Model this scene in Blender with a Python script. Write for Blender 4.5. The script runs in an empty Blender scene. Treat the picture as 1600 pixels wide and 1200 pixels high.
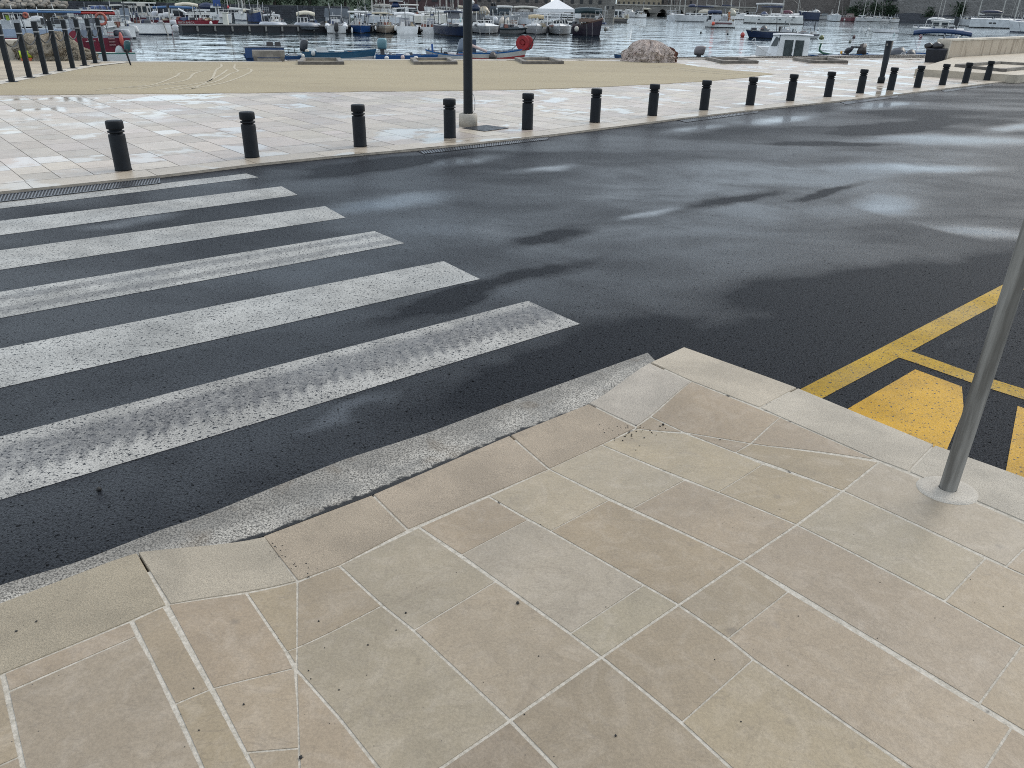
import bpy, bmesh, math, random
from mathutils import Vector, Matrix, noise as mnoise
random.seed(7)
sc = bpy.context.scene
COL = sc.collection
R_ = math.radians

# ------------------------------------------------------------------ camera
F_PX, HZ, ROLL, CAMH = 1202.0, 5.0, R_(1.27), 1.65
PIT = math.atan((600 - HZ) / F_PX)
CAM = Vector((0, 0, CAMH))
FWD = Vector((0, math.cos(PIT), -math.sin(PIT)))
_U0 = Vector((0, math.sin(PIT), math.cos(PIT)))
RGT = Vector((1, 0, 0)) * math.cos(ROLL) + _U0 * math.sin(ROLL)
UPV = _U0 * math.cos(ROLL) - Vector((1, 0, 0)) * math.sin(ROLL)
cam = bpy.data.objects.new('camera', bpy.data.cameras.new('camera'))
COL.objects.link(cam)
M = Matrix((RGT, UPV, -FWD)).transposed().to_4x4()
M.translation = CAM
cam.matrix_world = M
cam.data.sensor_width = 36
cam.data.lens = F_PX / 1600 * 36
cam.data.clip_start = 0.05
cam.data.clip_end = 3000
sc.camera = cam

def ray(x, y):
    return RGT * ((x - 800) / F_PX) - UPV * ((y - 600) / F_PX) + FWD
def G(x, y, z=0.0):                       # where the sight line through a photo point meets height z
    d = ray(x, y)
    return CAM + d * ((z - CAMH) / d.z)
def Zat(x, y, D):                         # height of a photo point at horizontal distance D
    d = ray(x, y)
    return CAMH + d.z * D / math.hypot(d.x, d.y)

# ------------------------------------------------------------------ mesh builder
class MB:
    def __init__(s):
        s.v, s.f, s.m, s.sm = [], [], [], []
    def add(s, vs, fs, mi=0, smooth=False):
        o = len(s.v)
        s.v += [tuple(v) for v in vs]
        for f in fs:
            s.f.append([o + i for i in f]); s.m.append(mi); s.sm.append(smooth)
        return s
    def box(s, c, d, mi=0, rz=0.0, taper=1.0, shear=(0, 0)):
        x, y, z = d[0] / 2, d[1] / 2, d[2] / 2
        vs = []
        for k in (-1, 1):
            t = taper if k > 0 else 1
            for a, b in ((-1, -1), (1, -1), (1, 1), (-1, 1)):
                px, py = a * x * t + (shear[0] if k > 0 else 0), b * y * t + (shear[1] if k > 0 else 0)
                vs.append((c[0] + px * math.cos(rz) - py * math.sin(rz), c[1] + px * math.sin(rz) + py * math.cos(rz), c[2] + k * z))
        return s.add(vs, [(3, 2, 1, 0), (4, 5, 6, 7), (0, 1, 5, 4), (1, 2, 6, 5), (2, 3, 7, 6), (3, 0, 4, 7)], mi)
    def rings(s, rs, mi=0, smooth=True, cap=True, closed=True):
        n = len(rs[0]); vs = [p for r in rs for p in r]; fs = []
        for i in range(len(rs) - 1):
            for j in range(n if closed else n - 1):
                k = (j + 1) % n
                fs.append((i * n + j, i * n + k, (i + 1) * n + k, (i + 1) * n + j))
        s.add(vs, fs, mi, smooth)
        if cap:
            s.add(rs[0], [tuple(reversed(range(n)))], mi); s.add(rs[-1], [tuple(range(n))], mi)
        return s
    def lathe(s, prof, c=(0, 0, 0), n=24, mi=0, smooth=True):
        rs = [[(c[0] + r * math.cos(2 * math.pi * j / n), c[1] + r * math.sin(2 * math.pi * j / n), c[2] + z) for j in range(n)] for r, z in prof]
        return s.rings(rs, mi, smooth)
    def tube(s, pts, r, n=6, mi=0, smooth=True, cap=True):
        pts = [Vector(p) for p in pts]; rs = []
        for i, p in enumerate(pts):
            t = (pts[min(i + 1, len(pts) - 1)] - pts[max(i - 1, 0)]).normalized()
            a = t.cross(Vector((0, 0, 1)) if abs(t.z) < 0.9 else Vector((1, 0, 0))).normalized(); b = t.cross(a)
            rr = r[i] if isinstance(r, (list, tuple)) else r
            rs.append([p + (a * math.cos(2 * math.pi * j / n) + b * math.sin(2 * math.pi * j / n)) * rr for j in range(n)])
        return s.rings(rs, mi, smooth, cap)
    def ell(s, c, d, n=10, mi=0, seed=None, amp=0.0):
        rs = []
        for i in range(n // 2 + 1):
            ph = -math.pi / 2 + math.pi * i / (n // 2); ring = []
            for j in range(n):
                th = 2 * math.pi * j / n
                p = Vector((math.cos(ph) * math.cos(th), math.cos(ph) * math.sin(th), math.sin(ph)))
                k = 1 + (amp * mnoise.noise(p * 1.7 + Vector((seed, 0, 0))) if seed is not None else 0)
                ring.append((c[0] + p.x * d[0] * k, c[1] + p.y * d[1] * k, c[2] + p.z * d[2] * k))
            rs.append(ring)
        return s.rings(rs, mi, True, False)
    def poly(s, pts, mi=0):
        return s.add(pts, [tuple(range(len(pts)))], mi)
    def slab(s, top, depth, mi=0, mside=None):          # polygon with a skirt going down
        n = len(top); top = [Vector(p) for p in top]
        low = [p - Vector((0, 0, depth)) for p in top]
        s.poly(top, mi)
        return s.add(top + low, [(i, n + i, n + (i + 1) % n, (i + 1) % n) for i in range(n)], mi if mside is None else mside)
    def build(s, name, mats, parent=None, loc=None, rz=0.0, tint=None, uv=None):
        me = bpy.data.meshes.new(name)
        me.from_pydata(s.v, [], s.f)
        for m in (mats if isinstance(mats, (list, tuple)) else [mats]):
            me.materials.append(m)
        me.polygons.foreach_set('material_index', s.m)
        me.polygons.foreach_set('use_smooth', s.sm)
        if tint:
            at = me.color_attributes.new('tint', 'FLOAT_COLOR', 'CORNER')
            for p, c in zip(me.polygons, tint):
                for li in p.loop_indices:
                    at.data[li].color = (c[0], c[1], c[2], c[3] if len(c) > 3 else 0)
        if uv:
            ul = me.uv_layers.new(name='UVMap')
            for p, us in zip(me.polygons, uv):
                for li, u in zip(p.loop_indices, us):
                    ul.data[li].uv = u
        me.update()
        o = bpy.data.objects.new(name, me)
        COL.objects.link(o)
        if parent: o.parent = parent
        if loc is not None: o.location = loc
        o.rotation_euler.z = rz
        return o

def tag(o, label=None, cat=None, group=None, kind=None):
    if label: o['label'] = label
    if cat: o['category'] = cat
    if group: o['group'] = group
    if kind: o['kind'] = kind
    return o
def thing(name, loc, label, cat, group=None, rz=0.0):
    o = bpy.data.objects.new(name, None); COL.objects.link(o)
    o.location = loc; o.rotation_euler.z = rz; o.empty_display_size = 0.1
    return tag(o, label, cat, group)
def dup(o, parent=None):
    c = o.copy(); COL.objects.link(c); c.parent = parent
    for ch in [x for x in bpy.data.objects if x.parent == o]: dup(ch, c)
    return c

# ------------------------------------------------------------------ materials
class NT:
    def __init__(s, name):
        s.m = bpy.data.materials.new(name); s.m.use_nodes = True
        s.t = s.m.node_tree; s.n = s.t.nodes; s.b = s.n['Principled BSDF']
        s.co = s.n.new('ShaderNodeTexCoord').outputs['Object']
    def lk(s, a, b): s.t.links.new(a, b)
    def _in(s, sock, v):
        if v is None: return
        if hasattr(v, 'is_output'): s.lk(v, sock)
        elif isinstance(v, (tuple, list)) and len(v) == 3 and sock.type == 'RGBA': sock.default_value = (*v, 1)
        else: sock.default_value = v
    def map(s, sc_=(1, 1, 1), rot=(0, 0, 0), loc=(0, 0, 0), vec=None):
        n = s.n.new('ShaderNodeMapping'); s._in(n.inputs[0], vec or s.co)
        n.inputs['Scale'].default_value = sc_; n.inputs['Rotation'].default_value = rot; n.inputs['Location'].default_value = loc
        return n.outputs[0]
    def noise(s, scale, detail=2, rough=.5, vec=None, dist=0.0, col=False):
        n = s.n.new('ShaderNodeTexNoise'); s._in(n.inputs['Vector'], vec or s.co)
        n.inputs['Scale'].default_value = scale; n.inputs['Detail'].default_value = detail
        n.inputs['Roughness'].default_value = rough; n.inputs['Distortion'].default_value = dist
        return n.outputs['Color' if col else 'Fac']
    def vor(s, scale, feat='F1', vec=None, out='Distance'):
        n = s.n.new('ShaderNodeTexVoronoi'); n.feature = feat; s._in(n.inputs['Vector'], vec or s.co)
        n.inputs['Scale'].default_value = scale
        return n.outputs[out]
    def ramp(s, fac, a, b, lo=0.0, hi=1.0, smooth=True):
        n = s.n.new('ShaderNodeMapRange'); n.interpolation_type = 'SMOOTHSTEP' if smooth else 'LINEAR'
        s._in(n.inputs[0], fac)
        for i, v in enumerate((a, b, lo, hi)): s._in(n.inputs[i + 1], v)
        return n.outputs[0]
    def math(s, op, a, b=None, clamp=False):
        n = s.n.new('ShaderNodeMath'); n.operation = op; n.use_clamp = clamp
        s._in(n.inputs[0], a); s._in(n.inputs[1], b)
        return n.outputs[0]
    def mix(s, fac, a, b, mode='MIX'):
        n = s.n.new('ShaderNodeMix'); n.data_type = 'RGBA'; n.blend_type = mode
        s._in(n.inputs[0], fac); s._in(n.inputs[6], a); s._in(n.inputs[7], b)
        return n.outputs[2]
    def attr(s, name):
        n = s.n.new('ShaderNodeVertexColor'); n.layer_name = name
        return n.outputs[0]
    def uv(s):
        n = s.n.new('ShaderNodeUVMap'); n.uv_map = 'UVMap'
        x = s.n.new('ShaderNodeSeparateXYZ'); s.lk(n.outputs[0], x.inputs[0])
        return n.outputs[0], x.outputs[0], x.outputs[1]
    def blob(s, c, rad, rot, vec, soft=.6):               # soft ellipse on the ground, in metres
        n = s.n.new('ShaderNodeMapping'); n.vector_type = 'TEXTURE'; s.lk(vec, n.inputs[0])
        n.inputs['Location'].default_value = (c[0], c[1], 0); n.inputs['Rotation'].default_value = (0, 0, rot)
        n.inputs['Scale'].default_value = (rad[0], rad[1], 1)
        x = s.n.new('ShaderNodeVectorMath'); x.operation = 'LENGTH'; s.lk(n.outputs[0], x.inputs[0])
        return s.ramp(x.outputs['Value'], 1.0, 1.0 - soft)
    def bump(s, h, strength=.3, dist=.01):
        n = s.n.new('ShaderNodeBump'); s._in(n.inputs['Height'], h)
        s._in(n.inputs['Strength'], strength); n.inputs['Distance'].default_value = dist
        s.lk(n.outputs[0], s.b.inputs['Normal'])
    def out(s, color=None, rough=None, metal=None, spec=None):
        s._in(s.b.inputs['Base Color'], color); s._in(s.b.inputs['Roughness'], rough)
        s._in(s.b.inputs['Metallic'], metal); s._in(s.b.inputs['Specular IOR Level'], spec)
        return s.m
_mc = {}
def plain(name, c, rough=.5, metal=0.0, var=.25, scale=6.0, bump=0.0, spec=.5):
    if name in _mc: return _mc[name]
    t = NT(name)
    n = t.noise(scale, 4, .6)
    f = t.ramp(n, .3, .7, 1 - var, 1 + var * .4)
    col = t.mix(1.0, c, f, 'MULTIPLY')
    if bump: t.bump(t.noise(scale * 12, 3), bump, .01)
    _mc[name] = t.out(col, rough, metal, spec)
    return _mc[name]

KD = G(1541.5, 125.5, .02) - G(193, 265.7, .02); KD.z = 0; KD.normalize()
KN = Vector((-KD.y, KD.x, 0))
KA = math.atan2(KD.y, KD.x)
E0 = G(0, 304, 0)
def UW(u, w, z=0.0): p = E0 + KD * u + KN * w; return Vector((p.x, p.y, z))

def asphalt_mat():
    t = NT('wet_asphalt')
    wv = t.map((1, 1, 1), (0, 0, -KA))
    warp = t.noise(1.1, 3, .6, wv, col=True)
    sub = t.n.new('ShaderNodeVectorMath'); sub.operation = 'MULTIPLY_ADD'
    t.lk(warp, sub.inputs[0]); sub.inputs[1].default_value = (.55, .55, 0); sub.inputs[2].default_value = (-.27, -.27, 0)
    add = t.n.new('ShaderNodeVectorMath'); t.lk(t.co, add.inputs[0]); t.lk(sub.outputs[0], add.inputs[1])
    wc = add.outputs[0]
    big = t.noise(.55, 3, .55, t.map((.55, 1.3, 1), (0, 0, -KA)))
    wet = t.ramp(big, .36, .70)
    def bl(px, py, rx, ry, rot=None, soft=.7):
        p = G(px, py); return t.blob(p, (rx * 1.15, ry * 1.3), KA if rot is None else rot, wc, 1.0)
    lite = None
    for a in ((1500, 218, 2.6, .6, .1), (1215, 187, 1.3, .35), (1370, 166, 1.8, .4),
              (1090, 200, .9, .28), (850, 264, .6, .18), (720, 252, .8, .25), (1010, 335, .5, .09), (1420, 262, 1.6, .3, .1),
              (600, 320, 1.0, .3), (1590, 198, 1.6, .3), (560, 640, .34, .07), (330, 825, .22, .05), (200, 345, .5, .18)):
        b = bl(*a); lite = b if lite is None else t.math('MAXIMUM', lite, b)
    dark = None
    for a in ((850, 370, .62, .13), (1140, 312, 1.0, .17), (1290, 300, .9, .1), (760, 450, 1.2, .14), (1400, 200, 2.2, .5), (600, 258, 1.6, .35), (1290, 225, 1.2, .22, .1), (1480, 440, 2.2, .5, .3), (1180, 560, 1.6, .5), (900, 560, 1.2, .3), (1500, 620, 1.6, .9, .0), (1330, 520, 1.5, .5)):
        b = bl(*a); dark = b if dark is None else t.math('MAXIMUM', dark, b)
    # the damp wedge with a straight lower edge, and the damp lane near the crossing
    pa, pb = G(1300, 317), G(1600, 397); ld = (pb - pa).normalized(); ln = Vector((-ld.y, ld.x, 0)); dp = t.n.new('ShaderNodeVectorMath'); dp.operation = 'DOT_PRODUCT'; t.lk(t.co, dp.inputs[0]); dp.inputs[1].default_value = ln
    side = t.ramp(t.math('SUBTRACT', dp.outputs['Value'], pa.dot(ln)), -.02, .10)
    wedge = t.math('MULTIPLY', side, t.math('MAXIMUM', t.blob(G(1395, 322), (.75, .42), KA, wc, .8), t.blob(G(1520, 362), (.9, .35), KA - .9, wc, .9)))
    lite = t.math('MAXIMUM', lite, wedge)
    lane = t.math('MULTIPLY', t.blob(G(220, 690), (4.2, 1.3), KA, wc, .9), .34)
    g1 = t.noise(240, 2, .6); g2 = t.vor(150)
    grain = t.math('MULTIPLY', t.ramp(t.noise(110, 4, .8), .38, .66), t.ramp(g2, .0, .5))
    stones = t.ramp(t.noise(120, 3, .8), .60, .68)
    base = t.mix(grain, (.005, .006, .0085), (.027, .030, .037))
    base = t.mix(t.math('MULTIPLY', stones, .5), base, (.085, .088, .095))
    pits = t.ramp(t.vor(30, 'SMOOTH_F1'), .06, .10, .0, 1)
    pit = t.math('MAXIMUM', t.ramp(t.noise(44, 2, .6), .63, .68), t.math('MULTIPLY', t.ramp(t.noise(95, 3, .8), .50, .60), .7))
    base = t.mix(pit, base, (.003, .003, .0035))
    band = t.blob(G(1080, 318), (11, 3.3), KA, wc, .85)
    wet = t.math('MAXIMUM', t.math('MULTIPLY', wet, .6), t.math('MULTIPLY', band, t.ramp(t.noise(.75, 4, .58, t.map((.8, 1.25, 1), (0, 0, -KA + .5)), .4), .3, .68, .32, 1.05)))
    w2 = t.math('ADD', t.math('MULTIPLY', wet, .5), t.math('MULTIPLY', lite, .5), True)
    w2 = t.math('MAXIMUM', w2, t.math('MULTIPLY', lane, t.ramp(t.noise(2.2, 3), .3, .65, .6, 1.15)))
    w2 = t.math('SUBTRACT', w2, t.math('MULTIPLY', dark, .55), True)
    rough = t.ramp(w2, 0, 1, .5, .10, False)
    bs = t.ramp(w2, 0, 1, .75, .06, False)
    t.bump(t.math('ADD', t.noise(170, 3, .65), t.math('MULTIPLY', g2, .8)), bs, .006)
    t.lk(t.math('MULTIPLY', t.ramp(w2, .35, 1, .0, .4, False), t.ramp(pit, 0, 1, 1.0, .3)), t.b.inputs['Coat Weight'])
    t.b.inputs['Coat Roughness'].default_value = .08
    return t.out(base, rough, 0, t.math('MULTIPLY', t.ramp(w2, 0, .8, .06, .6, False), t.ramp(pit, 0, 1, 1.0, .1)))

def paint_mat(name, col, dark=(.03, .032, .036), wear=.5, tracks=()):
    t = NT(name)
    uvv, u, v = t.uv()
    sp = t.math('MULTIPLY', t.ramp(t.noise(150, 3, .75), .48, .58), t.ramp(t.noise(7, 3, .6), .25, .7, .35, 1.0))
    holes = t.ramp(t.noise(62, 2, .6), .65 - .1 * wear, .70 - .1 * wear)
    loss = t.math('MAXIMUM', t.math('MULTIPLY', sp, wear), holes)
    edge = t.math('MINIMUM', v, t.math('SUBTRACT', 1.0, v))
    en = t.math('ADD', edge, t.math('MULTIPLY', t.math('SUBTRACT', t.noise(90, 2), .5), .022))
    loss = t.math('MAXIMUM', loss, t.ramp(en, .003, -.004))
    dirt = t.ramp(t.noise(2.2, 5, .65), .3, .75, 1.0, .62)
    c = t.mix(1.0, col, dirt, 'MULTIPLY')
    tone = t.ramp(t.noise(300, 2, .8), .3, .7, .72, 1.1)
    c = t.mix(1.0, c, tone, 'MULTIPLY')
    for (cv, hw, st) in tracks:
        wob = t.math('MULTIPLY', t.math('SUBTRACT', t.noise(1.6, 2), .5), .12)
        d = t.math('ADD', t.math('SUBTRACT', t.math('ADD', v, wob), cv), t.math('MULTIPLY', t.math('SUBTRACT', t.noise(30, 4, .7), .5), hw * .5))
        ph = t.math('ADD', t.math('MULTIPLY', u, 80.0), t.math('ADD', t.math('MULTIPLY', v, 16.0), t.math('MULTIPLY', t.noise(6, 3, .6), 7.0)))
        saw = t.math('MULTIPLY', t.math('ADD', t.math('SINE', ph), 1.0), .5)
        k = t.math('MULTIPLY', t.ramp(d, -hw * 1.3, -hw * .6), t.ramp(t.math('ADD', d, t.math('MULTIPLY', saw, hw * .42)), hw * 1.5, hw * .7))
        k = t.math('MULTIPLY', k, t.ramp(saw, 0, 1, 1.0, .84))
        k = t.math('MULTIPLY', k, t.ramp(t.noise(26, 4, .7), .2, .62, .25, 1.0))
        k = t.math('MULTIPLY', k, t.ramp(t.noise(.9, 2), .2, .55, .55, 1.0))
        c = t.mix(t.math('MULTIPLY', k, st), c, (.10, .10, .105))
    c = t.mix(loss, c, dark)
    t.bump(t.math('ADD', t.noise(190, 3, .7), t.math('MULTIPLY', loss, -.6)), .5, .004)
    return t.out(c, t.ramp(t.noise(1.2, 2), .35, .65, .4, .6), 0, .16)

def slab_mat(name, wetmix=0.0, grain=.25, joints=False):
    t = NT(name)
    c = t.attr('tint')
    # every slab of the same stone: clouding, veins, pits, scuffs
    m1 = t.noise(2.6, 5, .62, dist=.6); m2 = t.noise(9, 5, .65, dist=1.2); m3 = t.noise(130, 3, .75)
    c = t.mix(1.0, c, t.ramp(m1, .28, .72, .90, 1.08), 'MULTIPLY')
    c = t.mix(t.ramp(m2, .42, .75, 0, .2), c, (.52, .455, .38))
    c = t.mix(t.ramp(t.noise(3.6, 6, .72, dist=1.6), .54, .70, 0, .34), c, (.19, .15, .108))
    c = t.mix(1.0, c, t.ramp(m3, .25, .75, 1 - grain, 1 + grain * .8), 'MULTIPLY')
    vein = t.math('ABSOLUTE', t.math('SUBTRACT', t.noise(3.2, 6, .6, t.map((1, 2.4, 1), (0, 0, .6)), 1.5), .5))
    c = t.mix(t.ramp(vein, .012, .0, 0, .28), c, (.16, .13, .10))
    pv = t.ramp(t.vor(30), .07, .04)
    c = t.mix(t.math('MULTIPLY', pv, t.ramp(t.noise(5, 2), .55, .68, 0, .8)), c, (.05, .045, .04))
    spot = t.math('MULTIPLY', t.ramp(t.vor(7.5), .17, .07), t.ramp(t.noise(2.1, 2), .55, .66, 0, .45))
    c = t.mix(spot, c, (.13, .11, .09))
    r = t.ramp(m1, .3, .7, .42, .6)
    if wetmix:
        w = t.math('MULTIPLY', t.ramp(t.noise(.9, 4, .6, dist=.5), .53, .62), t.ramp(t.noise(.16, 2), .40, .55, .25, 1.0))
        w = t.math('MAXIMUM', w, t.math('MULTIPLY', t.blob(G(130, 190), (3.2, 1.6), KA, t.co, .9), t.ramp(t.noise(1.6, 3), .40, .6, 0, .8)))
        va = t.n.new('ShaderNodeVertexColor'); va.layer_name = 'tint'
        w = t.math('MAXIMUM', w, t.math('MULTIPLY', va.outputs['Alpha'], t.ramp(t.noise(2.6, 3, .6), .38, .55, 0, .8)))
        c = t.mix(t.math('MULTIPLY', w, .25), c, t.mix(1.0, c, (.55, .53, .5), 'MULTIPLY'))
        r = t.ramp(w, 0, 1, .42, .15)
        t.bump(t.noise(60, 3), t.ramp(w, 0, 1, .18, .01), .004)
        return t.out(c, r, 0, .5)
    t.bump(t.math('ADD', t.math('MULTIPLY', m3, .5), t.noise(38, 5, .7)), .35, .004)
    return t.out(c, r, 0, .35)

def granite_mat(name):                       # bush-hammered kerb stone
    t = NT(name); c = t.attr('tint')
    g = t.noise(260, 3, .8); m1 = t.noise(3.5, 4, .6, dist=.4)
    c = t.mix(1.0, c, t.ramp(g, .25, .75, .62, 1.3), 'MULTIPLY')
    c = t.mix(1.0, c, t.ramp(m1, .3, .7, .84, 1.1), 'MULTIPLY')
    c = t.mix(t.ramp(t.noise(7, 5, .7, dist=1.5), .60, .75, 0, .4), c, (.17, .14, .11))
    c = t.mix(t.math('MULTIPLY', t.ramp(t.vor(55), .10, .05), t.ramp(t.noise(4, 2), .5, .65)), c, (.04, .037, .035))
    t.bump(t.math('ADD', g, t.noise(110, 3)), .55, .004)
    return t.out(c, .62, 0, .3)

def mortar_mat():
    t = NT('white_mortar')
    c = t.mix(t.ramp(t.noise(70, 4, .7), .3, .7), (.34, .305, .245), (.52, .475, .405))
    c = t.mix(t.ramp(t.noise(5, 4, .65, dist=1), .65, .71), c, (.06, .055, .05))
    t.bump(t.noise(150, 3), .6, .006)
    return t.out(c, .8)

def gutter_mat():
    t = NT('worn_gutter_concrete')
    uvv, u, v = t.uv()                       # v runs from the asphalt (0) to the kerb (1)
    sp = t.ramp(t.noise(140, 4, .8), .40, .58)
    c = t.mix(sp, (.055, .048, .039), (.62, .575, .50))
    lightn = t.ramp(t.noise(3.5, 4, .6, dist=.5), .35, .65)
    c = t.mix(t.math('MULTIPLY', t.math('SUBTRACT', 1.0, lightn), .6), c, (.13, .125, .115))
    vl = t.math('ADD', v, t.math('MULTIPLY', t.math('SUBTRACT', t.noise(4, 4, .65), .5), .9))
    c = t.mix(t.ramp(vl, .70, .2, 0, .7), c, t.mix(sp, (.07, .063, .054), (.24, .22, .19)))
    brown = t.ramp(t.noise(5, 3), .55, .7)
    c = t.mix(t.math('MULTIPLY', brown, .4), c, (.12, .085, .05))
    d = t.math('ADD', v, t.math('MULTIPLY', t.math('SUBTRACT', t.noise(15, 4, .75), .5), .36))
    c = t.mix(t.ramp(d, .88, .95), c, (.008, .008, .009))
    t.bump(t.noise(150, 4, .75), .8, .008)
    return t.out(c, .55, 0, .35)

def sand_mat():
    t = NT('compacted_sand')
    c = t.mix(t.noise(160, 3, .8), (.225, .188, .122), (.48, .41, .28))
    c = t.mix(t.ramp(t.noise(.35, 4, .6, t.map((.5, 1.6, 1))), .35, .7, 0, .6), c, (.29, .243, .167))
    c = t.mix(t.ramp(t.noise(1.2, 4, .6, t.map((.25, 2.5, 1))), .6, .72, 0, .35), c, (.17, .14, .09))
    t.bump(t.noise(90, 4, .7), .5, .01)
    return t.out(c, .85, 0, .2)

def water_mat():
    t = NT('harbour_water')
    a = t.noise(.30, 2, .5, t.map((.75, 1.0, 1), (0, 0, .2)), .3); b = t.noise(.95, 3, .55, t.map((.8, 1.1, 1), (0, 0, -.3)), .5)
    h = t.math('ADD', a, t.math('MULTIPLY', b, .30))
    gust = t.ramp(t.noise(.015, 2), .36, .64, .5, 1.4)
    t.bump(h, t.math('MULTIPLY', gust, .6), .34)
    t.b.inputs['IOR'].default_value = 1.33
    return t.out((.010, .022, .028), .02, 0, .5)

def rock_mat(name, a, b, sc_=.35):
    t = NT(name)
    c = t.mix(t.noise(sc_ * 3, 6, .7), a, b)
    c = t.mix(t.ramp(t.noise(sc_ * 9, 4, .7), .55, .68, 0, .7), c, tuple(x * .35 for x in a))
    br = t.n.new('ShaderNodeTexBrick'); t.lk(t.map((1, 1, 1), (R_(90), 0, 0)), br.inputs[0])
    br.inputs['Scale'].default_value = .8; br.inputs['Color1'].default_value = (1, 1, 1, 1); br.inputs['Color2'].default_value = (.7, .7, .7, 1); br.inputs['Mortar'].default_value = (.45, .45, .45, 1)
    c = t.mix(1.0, c, br.outputs[0], 'MULTIPLY')
    t.bump(t.noise(sc_ * 10, 4), .6, .2)
    return t.out(c, .85, 0, .2)

ASPH = asphalt_mat()
ZEB = [paint_mat('white_road_paint', (.51, .50, .465), wear=.66),
       paint_mat('white_road_paint_one_track', (.51, .49, .45), wear=.76, tracks=((.44, .27, .85),)),
       paint_mat('white_road_paint_two_tracks', (.51, .50, .465), wear=.7, tracks=((.28, .12, .62), (.74, .12, .6)))]
YEL = paint_mat('yellow_road_paint', (.60, .325, .003), wear=.36)
YEL2 = paint_mat('worn_yellow_line_paint', (.50, .30, .008), wear=.5)
SLAB = slab_mat('limestone_paving', 0.0, .15); PROM = slab_mat('wet_promenade_stone', 1.0, .14)
KERB = granite_mat('bush_hammered_kerb_stone'); MORT = mortar_mat(); GUT = gutter_mat(); SAND = sand_mat()
SANDL = plain('dry_sand_track', (.44, .385, .285), .9, 0, .2, 8)
BLACK = plain('black_cast_iron', (.0065, .0085, .0115), .55, 0, .3, 20, .15, .2)
DARKPOST = plain('black_painted_steel', (.008, .011, .0145), .5, 0, .3, 9, 0, .25)
GALV = None
def galv():
    t = NT('weathered_galvanised_steel')
    st = t.noise(16, 5, .65, t.map((1, 1, .07)))
    c = t.mix(t.ramp(st, .35, .65), (.10, .094, .084), (.25, .24, .22))
    c = t.mix(t.ramp(t.noise(6, 5, .7, t.map((1, 1, .12)), 1.0), .58, .70, 0, .6), c, (.07, .06, .05))
    t.bump(st, .3, .004)
    return t.out(c, .72, .05, .15)
GALV = galv()

# ------------------------------------------------------------------ ground: road, crossing, markings
def structure(o): return tag(o, kind='structure')

edge_px = [(-330, 338), (0, 304), (250, 278), (400, 259.5), (532, 246), (670, 234), (860, 213.5), (1060, 187.5), (1200, 171), (1315, 159), (1400, 149), (1550, 131)]
edge = [G(x, y, 0) for x, y in edge_px]
edge.append(edge[-1] + KD * 45)
mb = MB()
far = [p + KN * .6 for p in edge]
near = [p - KN * 14 for p in edge]
mb.poly([Vector((p.x, p.y, 0)) for p in near] + [Vector((p.x, p.y, 0)) for p in reversed(far)])
structure(mb.build('road', ASPH))

def strip(mb, a, b, z, uvs, n=24, mi=0, width=.5):        # band between two photo polylines (each 2+ points), with u,v in metres / 0..1
    def samp(pl, t):
        P = [G(x, y, z) for x, y in pl]
        ls = [(P[i + 1] - P[i]).length for i in range(len(P) - 1)]; T = sum(ls) * t
        for i, l in enumerate(ls):
            if T <= l or i == len(ls) - 1: return P[i].lerp(P[i + 1], min(1.0, T / l) if l else 0)
            T -= l
    A = [samp(a, i / n) for i in range(n + 1)]; Bq = [samp(b, i / n) for i in range(n + 1)]
    u = 0
    for i in range(n):
        du = (A[i + 1] - A[i]).length
        mb.add([A[i], A[i + 1], Bq[i + 1], Bq[i]], [(0, 1, 2, 3)], mi)
        uvs.append(((u, 0), (u + du, 0), (u + du, 1), (u, 1))); u += du

stripes = [(((-420, 788), (0, 682), (400, 579), (825, 470)), ((-420, 895), (0, 781), (400, 661), (906, 506)), 1),
           (((-420, 626), (0, 544.5), (400, 465), (693, 408)), ((-420, 702), (0, 606), (400, 516), (750, 436)), 0),
           (((-420, 520), (0, 456), (312, 405), (585, 361)), ((-420, 572), (0, 497), (400, 423), (632, 380)), 2),
           (((-420, 446), (0, 391), (508, 322)), ((-420, 484), (0, 421.5), (540, 340)), 0),
           (((-420, 396), (0, 345), (440, 291)), ((-420, 422), (0, 367.5), (465, 304.5)), 0),
           (((-420, 366), (0, 316.5), (385, 271)), ((-420, 376), (0, 326), (404, 277)), 0)]
mb = MB(); uvs = []
for a, b, k in stripes: strip(mb, a, b, .0012, uvs, 30, k)
structure(mb.build('crosswalk_stripes', ZEB, uv=uvs))
mb = MB(); uvs = []
strip(mb, ((1190, 641), (1250, 608), (1360, 552), (1572, 442), (1720, 366)), ((1225, 655), (1287, 621), (1402, 560), (1562, 473), (1740, 378)), .0012, uvs, 20, 1)
strip(mb, ((1396, 539.5), (1425, 549), (1522, 583.5), (1600, 607.5), (1800, 672)), ((1380, 551), (1413, 561), (1520, 598.5), (1600, 624), (1800, 694)),   .0017, uvs, 16, 1)
strip(mb, ((1430, 577), (1327, 637), (1300, 655)), ((1503, 604), (1506, 640), (1466, 735)), .0012, uvs, 12, 0)
strip(mb, ((1590, 634), (1560, 800)), ((1680, 668), (1680, 830)), .0012, uvs, 8, 0)
structure(mb.build('yellow_bay_markings', [YEL, YEL2], uv=uvs))

# gutter of worn concrete between asphalt and kerb
mb = MB(); uvs = []
strip(mb, ((-330, 1035), (0, 914), (125, 877), (245, 830), (320, 805), (430, 760), (540, 717), (675, 674), (800, 627), (1012, 551)),
      ((-330, 1092), (0, 965), (120, 920), (260, 880), (340, 860), (408, 839), (580, 774), (800, 681), (925, 635), (1032, 572)), .0014, uvs, 60)
structure(mb.build('gutter', GUT, uv=uvs))

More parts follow.
